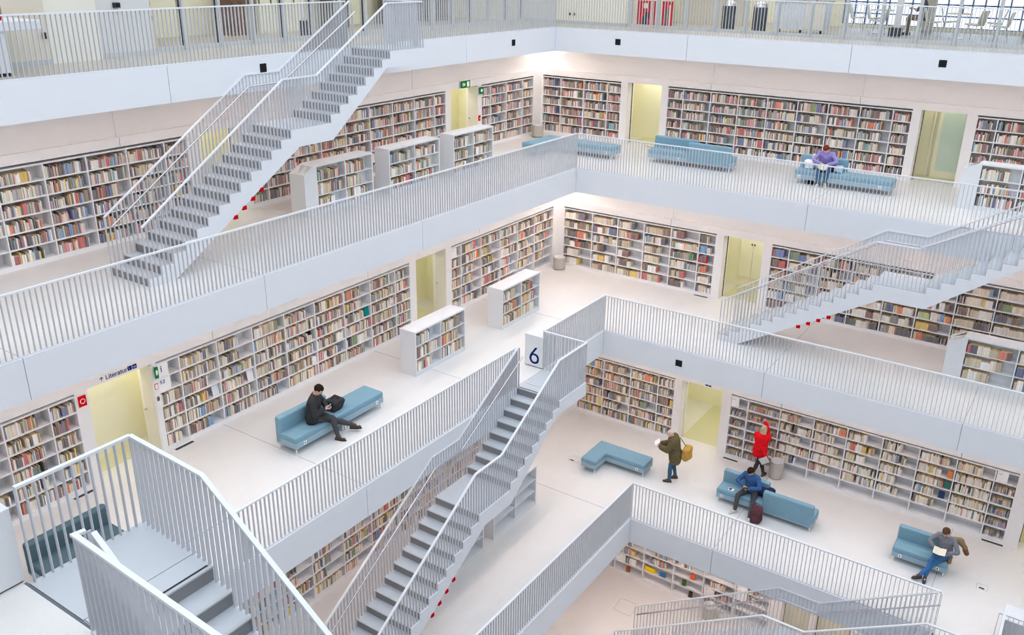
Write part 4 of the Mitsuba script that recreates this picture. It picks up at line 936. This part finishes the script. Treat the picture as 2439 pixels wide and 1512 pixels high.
def person(label, P, N, f, head, face, wrists, ankles, toes, kp, ep, top, bottom, hair, shoes, skin='skin', s=1., hem=.0, sleeve=.94, coat=0., hairstyle='short', legs=(.44, .43), upper=None, hand_dir=None, curl=.7, bald=False, collar=None):
    """P pelvis, N neck base, f body forward; wrists, ankles: [right, left]; kp, ep: knee and elbow poles"""
    P, N, f = np.array(P, float), np.array(N, float), nrm(f); r_ = nrm(np.cross(f, (0, 0, 1))); spine = N - P; su = nrm(spine)
    k = thing('person', label, 'person')
    sh = [N - su * .055 + r_ * .185 * s, N - su * .055 - r_ * .185 * s]; hp = [P + r_ * .09 * s, P - r_ * .09 * s]
    el = [ik(sh[i], wrists[i], .29 * s, .265 * s, ep[i]) for i in (0, 1)]; kn = [ik(hp[i], np.array(ankles[i]), legs[0] * s, legs[1] * s, kp[i]) for i in (0, 1)]
    wr, an = [np.array(w, float) for w in wrists], [np.array(a, float) for a in ankles]
    fb = f - su * np.dot(f, su); fb = nrm(fb)
    def torso(e):
        S = lambda p, q: m3.Manifold.sphere((q + e), 14).translate(tuple(map(float, p)))
        pel = [S(P + r_ * .085 * s * i, .098 * s) for i in (-1, 1)] + [S(P - fb * .02 * s, .10 * s)]
        wai = [S(P + spine * .38 + r_ * .07 * s * i, .092 * s) for i in (-1, 1)] + [S(P + spine * .36 + fb * .02, .09 * s)]
        che = [S(P + spine * .72 + r_ * .095 * s * i, .092 * s) for i in (-1, 1)] + [S(P + spine * .68 + fb * .035 * s, .085 * s)]
        shl = [S(sh[0] - r_ * .03 * s, .058 * s), S(sh[1] + r_ * .03 * s, .058 * s), S(N - su * .05, .06 * s)]
        H_ = m3.Manifold.batch_hull
        return [H_(pel + wai), H_(wai + che), H_(che + shl)]
    def arm(i, e, to=1.): q = el[i] + (wr[i] - el[i]) * to; return chain([(sh[i], .052 * s + e), (sh[i] + (el[i] - sh[i]) * .5, .046 * s + e), (el[i], .038 * s + e), (el[i] + (q - el[i]) * .35, .037 * s + e), (q, .026 * s + e)])
    def leg(i, e, to=1.): q = kn[i] + (an[i] - kn[i]) * to; return chain([(hp[i], .083 * s + e), (hp[i] + (kn[i] - hp[i]) * .5, .07 * s + e), (kn[i], .052 * s + e), (kn[i] + (q - kn[i]) * .3, .052 * s + e), (q, .036 * s + e)])
    hd = np.array(head, float); Fm = frame_from(face, np.array([0, 0, 1.]) + su * .3)
    Lh = lambda *p: hd + Fm @ np.array(p) * s
    b = torso(-.012) + chain([(N - su * .03, .058 * s), (hd - Fm[:, 2] * .05 - Fm[:, 1] * .02, .05 * s)])
    for i in (0, 1):
        b += arm(i, -.008) + leg(i, -.010) + chain([(an[i], .034 * s), (an[i] + nrm(toes[i]) * .1 * s - np.array([0, 0, .03]), .028 * s)])
    body = smoothed(b, .03, 6)
    bm = m3.Manifold(m3.Mesh(np.array(body.vertices, np.float32), np.array(body.faces, np.uint32)))
    sc = lambda p, r: (tuple(x * s for x in p), r * s, (1, 1, 1))
    headm = [blob([sc((0, -.02, .035), .082), sc((0, .02, .045), .07), sc((0, .035, -.045), .05), sc((0, .052, -.082), .026), sc((.035, .02, -.05), .04), sc((-.035, .02, -.05), .04)], Fm, hd),
             blob([sc((0, .088, .02), .008), sc((0, .106, -.018), .012), sc((.012, .092, -.022), .009), sc((-.012, .092, -.022), .009)], Fm, hd)]
    for q in (-1, 1): headm.append(blob([sc((q * .083, -.005, .02), .012), sc((q * .08, .0, -.025), .009), sc((q * .083, -.015, 0.), .012)], Fm, hd))
    hands = []
    for i in (0, 1):
        hdir = hand_dir[i] if hand_dir else nrm(wr[i] - el[i]); hands += hand(wr[i] - nrm(hdir) * .01, hdir, (0, 0, 1) if abs(nrm(hdir)[2]) < .8 else tuple(f), curl, s, -1 if i == 0 else 1)
    full = m3.Manifold.batch_boolean([bm] + headm + hands, m3.OpType.Add)
    part(k, 'body', tri(full), skin, smooth=50)
    for q in (-1, 1):
        e_ = m3.Manifold.sphere(.011 * s, 10).translate(tuple(map(float, Lh(q * .032, .078, .012)))); ek = part(k, 'eye', tri(e_), 'white'); part(ek, 'pupil', tri(m3.Manifold.sphere(.006 * s, 8).translate(tuple(map(float, Lh(q * .032, .086, .01))))), 'black')
        part(k, 'eyebrow', tri(chain([(Lh(q * .018, .085, .034), .004 * s), (Lh(q * .048, .074, .034), .004 * s)], 8)[0]), hair)
    part(k, 'mouth', tri(chain([(Lh(-.02, .08, -.052), .005 * s), (Lh(.02, .08, -.052), .005 * s)], 8)[0]), 'wine')
    # hair
    cap = blob([sc((0, -.022, .042), .093), sc((0, .012, .055), .08)], Fm, hd)
    cut = m3.Manifold.cube((.4, .3, .4), True).translate((0, .185 if not bald else .13, -.135 if not bald else -.03)).scale((s, s, s)).transform(np.hstack([Fm, hd.reshape(3, 1)]))
    cut2 = m3.Manifold.cube((.4, .4, .2), True).translate((0, .06, -.135)).scale((s, s, s)).transform(np.hstack([Fm, hd.reshape(3, 1)]))
    hm = [cap - cut - cut2]
    if bald: hm = [hm[0] - m3.Manifold.cube((.4, .4, .2), True).translate((0, 0, .155)).scale((s, s, s)).transform(np.hstack([Fm, hd.reshape(3, 1)]))]
    if hairstyle == 'long': hm.append(m3.Manifold.batch_hull([m3.Manifold.sphere(r, 12).translate(tuple(map(float, p))) for p, r in ((Lh(.05, -.05, .02), .05), (Lh(-.05, -.05, .02), .05), (Lh(.07, -.075, -.13), .035), (Lh(-.07, -.075, -.13), .035), (Lh(0, -.1, -.17), .035))]))
    if hairstyle == 'bob': hm.append(m3.Manifold.batch_hull([m3.Manifold.sphere(r, 12).translate(tuple(map(float, p))) for p, r in ((Lh(.055, -.03, .02), .045), (Lh(-.055, -.03, .02), .045), (Lh(.06, -.04, -.07), .03), (Lh(-.06, -.04, -.07), .03))]))
    ht = tri(m3.Manifold.batch_boolean(hm, m3.OpType.Add).refine_to_length(.02)); ht.vertices = ht.vertices + (np.asarray(meshkit.noise(ht.vertices * 60)).reshape(-1, 1) - .5) * .008
    part(k, 'hair', ht, hair, smooth=40)
    # clothes
    tm = torso(.012 + coat)
    if hem: tm.append(m3.Manifold.batch_hull([m3.Manifold.sphere(.10 * s + coat, 14).translate(tuple(map(float, P + r_ * .08 * i + d_))) for i in (-1, 1) for d_ in (np.zeros(3), -su * hem)]))
    for i in (0, 1): tm += arm(i, .014 + coat * .6, sleeve)
    tm += chain([(N - su * .05, .07 * s), (N + su * .015, .062 * s)])
    tk = part(k, 'jacket' if coat else 'jumper', smoothed(tm, .03, 5, .02, 3), top, smooth=50)
    if collar: part(tk, 'collar', tri(m3.Manifold.batch_hull([m3.Manifold.sphere(.018, 8).translate(tuple(map(float, N + su * .02 + r_ * .055 * math.cos(t_) + fb * .06 * math.sin(t_)))) for t_ in np.linspace(0, 2 * PI, 10)[:-1]])), collar, smooth=40)
    bt = [m3.Manifold.batch_hull([m3.Manifold.sphere(.108 * s, 14).translate(tuple(map(float, P + r_ * .08 * i + d_))) for i in (-1, 1) for d_ in (np.zeros(3), su * .06)])]
    for i in (0, 1): bt += leg(i, .012, .93)
    part(k, 'trousers', smoothed(bt, .03, 5, .016, 9), bottom, smooth=50)
    for i in (0, 1):
        t_ = nrm(toes[i]); a = an[i]; dn = nrm(np.cross(np.cross(t_, (0, 0, 1)), t_)) * -1
        sp = [(a - t_ * .045 + dn * .05, .034), (a + t_ * .06 + dn * .055, .038), (a + t_ * .15 + dn * .058, .03), (a + t_ * .0 + dn * .0, .042)]
        sk = part(k, 'shoe', tri(m3.Manifold.batch_hull([m3.Manifold.sphere(r * s, 12).translate(tuple(map(float, p))) for p, r in sp])), shoes, smooth=50)
        so = [m3.Manifold.sphere(.012, 8).translate(tuple(map(float, a + t_ * u * s + dn * .086 * s + np.cross(t_, dn) * v * s))) for u, v in ((-.07, .02), (-.07, -.02), (.08, .036), (.08, -.036), (.175, .015), (.175, -.015))]
        part(sk, 'sole', tri(m3.Manifold.batch_hull(so)), 'dark' if shoes != 'shoe_white' else 'white')
    return k, dict(kn=kn, el=el, wr=wr, hd=hd, r=r_, f=f)


Z = lambda p, k=0: np.array([p[0], p[1], p[2] + k * H])
# man in dark jacket (middle gallery sofa)
f_ = nrm((.84, .54, 0))
person('man in dark jacket sitting cross-legged on blue sofa, looking at his phone', Z((-4.80, -6.62, .53), 1), Z((-4.74, -6.60, 1.05), 1), f_, Z((-4.67, -6.53, 1.19), 1), (.66, .42, -.62), [Z((-4.545, -6.53, .76), 1), Z((-4.60, -6.40, .77), 1)], [Z((-4.30, -5.90, .17), 1), Z((-4.30, -6.38, .09), 1)],
       [(.8, .6, .0), (.9, .3, 0)], [(.3, .2, 1), (.6, .2, 1)], [(.2, -.8, -.5), (-.6, .7, -.5)], 'charcoal', 'trouser_grey', 'hair_dark', 'shoe_dark', s=1.05, hem=.05, coat=.032, collar='dark', hand_dir=[(.5, .7, .1), (.8, .1, .1)])
k = thing('smartphone', 'black smartphone held by the man in dark jacket', 'phone'); ph = rbox(-.035, .035, -.005, .005, -.07, .07, .004, 6); ph.apply_transform(trimesh.transformations.rotation_matrix(-.9, [1, 0, 0])); ph.apply_transform(trimesh.transformations.rotation_matrix(-.6, [0, 0, 1])); ph.apply_translation(Z((-4.50, -6.40, .80), 1)); part(k, 'case', ph, 'black'); 
sc_ = box(-.03, .03, -.006, -.0052, -.06, .06); sc_.apply_transform(trimesh.transformations.rotation_matrix(-.9, [1, 0, 0])); sc_.apply_transform(trimesh.transformations.rotation_matrix(-.6, [0, 0, 1])); sc_.apply_translation(Z((-4.50, -6.40, .80), 1)); part(k, 'screen', sc_, 'bluegrey')


def soft_bag(name, label, catg, x0, x1, y0, y1, h0, h1, mat, r=.06, k=0, strap=None, seed=1, pocket=False):
    b = rbox(x0, x1, y0, y1, h0 + k * H, h1 + k * H, r, 10); b = b.subdivide().subdivide(); n = np.asarray(meshkit.noise(b.vertices * 9 + seed)).reshape(-1, 1); b.vertices = b.vertices + (b.vertices - b.centroid) * (n - .5) * .35
    b.vertices[:, 2] = np.maximum(b.vertices[:, 2], h0 + k * H)
    kk = thing(name, label, catg); part(kk, 'body', b, mat, smooth=60)
    if strap: part(kk, 'strap', tri(m3.Manifold.batch_boolean(chain([(Z(p, k), .012) for p in strap], 8), m3.OpType.Add)), mat if pocket != 'tan' else 'leather')
    if pocket is True: part(kk, 'pocket', rbox(x0 + .05, x1 - .05, y0 - .03, y0 + .05, h0 + .05 + k * H, (h0 + h1) / 2 + k * H, .03, 8), mat, smooth=60)
    return kk


soft_bag('bag', 'black bag lying on the sofa beside the man in dark jacket', 'bag', -5.0, -4.68, -6.1, -5.72, .42, .68, 'charcoal', .07, 1, strap=[(-4.9, -6.0, .64), (-4.82, -5.9, .76), (-4.75, -5.8, .64)], seed=4)
k = thing('paper_bag', 'white striped cloth hanging under the sofa behind his leg', 'cloth'); part(k, 'sheet', box(-4.50, -4.49, -6.05, -5.93, z1 + .03, z1 + .22), 'white'); part(k, 'stripe', box(-4.489, -4.486, -6.01, -5.99, z1 + .03, z1 + .22), 'grey_knit')
# man in blue jacket (lower gallery sofa)
person('man in blue jacket sitting on long sofa, bent over his phone', (2.45, 2.45, .53), (2.40, 2.41, 1.03), (-.1, -1, 0), (2.39, 2.30, 1.155), (-.1, -.72, -.68), [(2.30, 2.17, .74), (2.46, 2.15, .72)], [(2.22, 1.86, .09), (2.68, 1.70, .09)],
       [(-.55, -.8, 0), (.25, -1, 0)], [(-.6, -.5, 1), (.3, -.5, 1)], [(-.8, -.1, -.4), (.8, -.1, -.4)], 'blue_jacket', 'trouser_grey', 'hair_dark', 'shoe_white', skin='skin', coat=.012, hem=.04, collar='dark', hand_dir=[(.5, -.6, .1), (-.6, -.6, .1)])
k = thing('smartphone', 'dark smartphone held by the man in blue jacket', 'phone'); part(k, 'case', rbox(2.33, 2.46, 2.04, 2.11, .745, .757, .005, 6), 'black'); part(k, 'screen', box(2.34, 2.45, 2.048, 2.102, .757, .759), 'dark')
soft_bag('backpack', 'brown and wine-red backpack on the floor beside the man in blue jacket', 'backpack', 2.70, 2.98, 1.68, 1.95, 0, .48, 'wine', .08, 0, strap=[(2.8, 1.8, .44), (2.84, 1.75, .52), (2.9, 1.8, .44)], pocket=True, seed=2)
soft_bag('folded_coat', 'dark navy coat heaped on the sofa beside the man in blue jacket', 'coat', 2.62, 3.0, 2.36, 2.72, .42, .66, 'navy_cloth', .08, 0, seed=7)
k = thing('booklet', 'small coloured booklet lying on the long sofa', 'booklet'); part(k, 'cover', rbox(1.84, 2.0, 2.22, 2.34, .42, .435, .004, 6), 'white'); part(k, 'picture', box(1.86, 1.94, 2.24, 2.32, .435, .437), 'wine')
# man in grey jumper
person('man in grey jumper and jeans sitting on the short sofa, reading a book', (7.34, 2.44, .53), (7.33, 2.46, 1.04), (-.25, -.97, 0), (7.30, 2.37, 1.17), (-.2, -.75, -.6), [(7.17, 2.17, .74), (7.42, 2.15, .71)], [(7.10, 1.85, .09), (6.98, 1.74, .16)],
       [(.1, -1, 0), (-.8, -.6, 0)], [(-.2, -.6, 1), (-.3, -.7, 1)], [(-.9, -.1, -.3), (.9, -.1, -.3)], 'grey_knit', 'jeans_bright', 'hair_brown', 'shoe_dark', collar='shirt', hand_dir=[(.2, -.8, .1), (-.4, -.8, .1)], hem=.04)
k = thing('open_book', 'open book held by the man in grey jumper', 'book')
for i, (sx, a_) in enumerate(((-1, .35), (1, -.35))):
    pg = rbox(0 if sx > 0 else -.15, .15 if sx > 0 else 0, -.1, .1, 0, .015, .004, 6); pg.apply_transform(trimesh.transformations.rotation_matrix(-sx * .25, [0, 1, 0])); pg.apply_transform(trimesh.transformations.rotation_matrix(.5, [1, 0, 0])); pg.apply_translation((7.27, 2.06, .775)); part(k, 'pages', pg, 'cream')
    cv = rbox(0 if sx > 0 else -.16, .16 if sx > 0 else 0, -.11, .11, -.008, 0, .003, 6); cv.apply_transform(trimesh.transformations.rotation_matrix(-sx * .25, [0, 1, 0])); cv.apply_transform(trimesh.transformations.rotation_matrix(.5, [1, 0, 0])); cv.apply_translation((7.27, 2.06, .775)); part(k, 'cover', cv, 'dark')
k = thing('hanging_jacket', 'brown jacket hung over the sofa back behind the man in grey jumper', 'jacket')
jb = tri(m3.Manifold.batch_boolean(chain([((7.45, 2.74, .80), .07), ((7.62, 2.80, .80), .08), ((7.78, 2.72, .62), .06)], 12) + chain([((7.42, 2.66, .78), .06), ((7.48, 2.5, .52), .06), ((7.52, 2.3, .43), .05)], 12), m3.OpType.Add).refine_to_length(.03)); trimesh.smoothing.filter_taubin(jb, iterations=6); jb.vertices = jb.vertices + (np.asarray(meshkit.noise(jb.vertices * 11)).reshape(-1, 1) - .5) * .04
part(k, 'cloth', jb, 'jacket_brown', smooth=60); part(k, 'cuff', tri(chain([((7.77, 2.72, .63), .064), ((7.81, 2.70, .57), .06)], 12)[0]), 'brown')
# woman in purple jumper (upper gallery)
person('woman in purple jumper with red-brown hair sitting on upper gallery sofa', Z((1.72, 7.98, .53), 2), Z((1.74, 7.82, .98), 2), (.05, -1, 0), Z((1.74, 7.70, 1.075), 2), (.0, -.6, -.78), [Z((1.66, 7.60, .68), 2), Z((1.86, 7.62, .66), 2)], [Z((1.70, 7.42, .09), 2), Z((1.88, 7.52, .12), 2)],
       [(0, -1, 0), (.5, -.9, 0)], [(-.1, -.6, 1), (.2, -.6, 1)], [(-.9, 0, -.3), (.9, 0, -.3)], 'purple_knit', 'jeans', 'hair_red', 'shoe_white', skin='skin_light', s=.97, hairstyle='bob', hem=.04)
soft_bag('lap_cloth', 'grey-beige cloth lying over the knees of the woman in purple', 'cloth', 1.62, 1.9, 7.46, 7.66, .50, .66, 'khaki' if False else 'cream', .05, 2, seed=8)
soft_bag('white_bag', 'white bag on the sofa left of the woman in purple', 'bag', 1.14, 1.42, 7.78, 8.02, .42, .68, 'white', .06, 2, seed=12)
soft_bag('grey_bag', 'pale grey bag leaning on the sofa back behind white bag', 'bag', 1.30, 1.52, 7.95, 8.04, .44, .82, 'greypanel', .03, 2, seed=13)
soft_bag('plastic_bag', 'pale blue plastic bag on the sofa right of the woman in purple', 'bag', 2.02, 2.26, 7.72, 7.95, .42, .62, 'bluebag', .06, 2, seed=15)
soft_bag('dark_bag', 'dark bag between the woman in purple and the blue plastic bag', 'bag', 1.90, 2.04, 7.78, 7.98, .42, .58, 'charcoal', .04, 2, seed=16)
k = thing('shoes_under_sofa', 'black bag standing under the sofa of the woman in purple', 'bag'); part(k, 'body', rbox(1.28, 1.5, 7.68, 7.9, z2, z2 + .13, .04, 8), 'black', smooth=50); part(k, 'handle', tube((1.32, 7.72, z2 + .12), (1.46, 7.72, z2 + .135), .01), 'black')
# woman in red coat
person('woman in red coat with blond hair reaching up to a shelf', (2.05, 4.08, .90), (2.06, 4.12, 1.36), (.05, 1, 0), (2.065, 4.17, 1.51), (.1, 1, .12), [(2.02, 4.34, 1.66), (2.30, 3.96, .74)], [(1.94, 4.02, .085), (2.20, 4.18, .085)],
       [(-.1, 1, 0), (.2, 1, 0)], [(0, 1, .1), (.1, 1, .1)], [(-.2, 1, -.3), (-.4, -1, -.2)], 'red_coat', 'dark' and 'charcoal', 'hair_blond', 'shoe_dark', skin='skin_light', s=.96, coat=.025, hem=.16, hairstyle='long')
k = thing('papers_in_hand', 'grey papers held by the woman in red coat', 'papers'); pp_ = rbox(-.1, .1, -.008, .008, -.14, .14, .004, 6); pp_.apply_transform(trimesh.transformations.rotation_matrix(.9, [0, 1, 0])); pp_.apply_translation((2.25, 3.92, .66)); part(k, 'sheet', pp_, 'palegrey'); p2 = rbox(-.09, .09, -.012, -.008, -.13, .13, .002, 6); p2.apply_transform(trimesh.transformations.rotation_matrix(.9, [0, 1, 0])); p2.apply_translation((2.25, 3.92, .66)); part(k, 'cover', p2, 'greypanel')
# old man in olive coat
person('old man in olive coat standing before the open doorway, reading a tablet', (.12, 2.40, .93), (.07, 2.37, 1.40), (-.9, -.43, 0), (-.02, 2.325, 1.535), (-.85, -.4, -.35), [(-.27, 2.37, 1.10), (-.22, 2.17, 1.10)], [(.14, 2.56, .085), (.08, 2.26, .085)],
       [(-.9, -.5, 0), (-.95, -.35, 0)], [(-.9, -.4, .1), (-.9, -.4, .1)], [(.2, .7, -.7), (.3, -.7, -.7)], 'olive', 'jeans', 'hair_grey', 'leather', skin='skin_light', s=.98, coat=.075, hem=.20, bald=True, collar='green')
k = thing('tablet', 'white tablet held by the old man in olive coat', 'tablet'); tb = rbox(-.13, .13, -.006, .006, -.09, .09, .005, 6); 
mt = np.eye(4); mt[:3, :3] = frame_from((-.55, -.3, .75), (0, 0, 1)); mt[:3, 3] = (-.36, 2.22, 1.20); tb.apply_transform(mt); part(k, 'case', tb, 'white'); ts = box(-.115, .115, -.008, -.006, -.078, .078); ts.apply_transform(mt); part(k, 'screen', ts, 'dark')
soft_bag('shoulder_bag', 'tan shoulder bag on the back of the old man in olive coat', 'bag', .33, .53, 2.36, 2.74, .76, 1.12, 'tan', .04, 0, strap=[(.40, 2.6, 1.08), (.22, 2.52, 1.36), (.08, 2.48, 1.40)], pocket='tan', seed=21)
# man in the cafe
person('man in black top sitting in the cafe on the top floor', (2.72, 13.2, z3 + .53), (2.68, 13.2, z3 + 1.03), (-1, -.1, 0), (2.62, 13.19, z3 + 1.17), (-1, -.1, -.3), [(2.36, 13.32, z3 + .80), (2.38, 13.05, z3 + .82)], [(2.3, 13.34, z3 + .09), (2.32, 13.05, z3 + .09)],
       [(-1, 0, 0), (-1, 0, 0)], [(-.7, 0, 1), (-.7, 0, 1)], [(.3, .8, -.5), (.3, -.8, -.5)], 'charcoal', 'khaki', 'hair_brown', 'shoe_dark', sleeve=.15)
shell_chair('pale shell chair under the man in black top', 2.75, 13.2, PI / 2)


# ------------------------------------------------------------------ added strips in place of gallery downlights; corner downlights
for k in range(-1, 3):
    zc_ = (k + 1) * H - FT - .012
    xl, yb = XW[k] + 1.15, YW[k] - 1.15
    cxn, cyn = COR[k]
    for nm, b, lab in (('left', box(xl, xl + .12, (-15.5 if k > 0 else -10), yb, zc_, zc_ + .012), 'added light strip standing in for downlights along the left wall of the ' + LV[k] + ' level'), ('back', box(xl, (10.5 if k < 2 else 12), yb, yb + .12, zc_, zc_ + .012), 'added light strip standing in for downlights along the back wall of the ' + LV[k] + ' level')):
        kk = thing('added_light_strip', lab, 'lamp'); scene[kk] = {**mikit.ply(b, B('lampbsdf')), 'emitter': emit(tuple(c_ * (1.7 if k == -1 else 1.) for c_ in STRIP_RGB))}
    if k in (1, 2):
        kk = thing('downlight', 'round corner downlight of the ' + LV[k] + ' gallery', 'lamp'); d_ = trimesh.creation.cylinder(.09, .02, sections=16); d_.apply_translation((XW[k] + .45, YW[k] - .45, zc_ - .02))
        scene[kk] = {**mikit.ply(d_, B('lampbsdf')), 'emitter': emit(CORNER_RGB)}
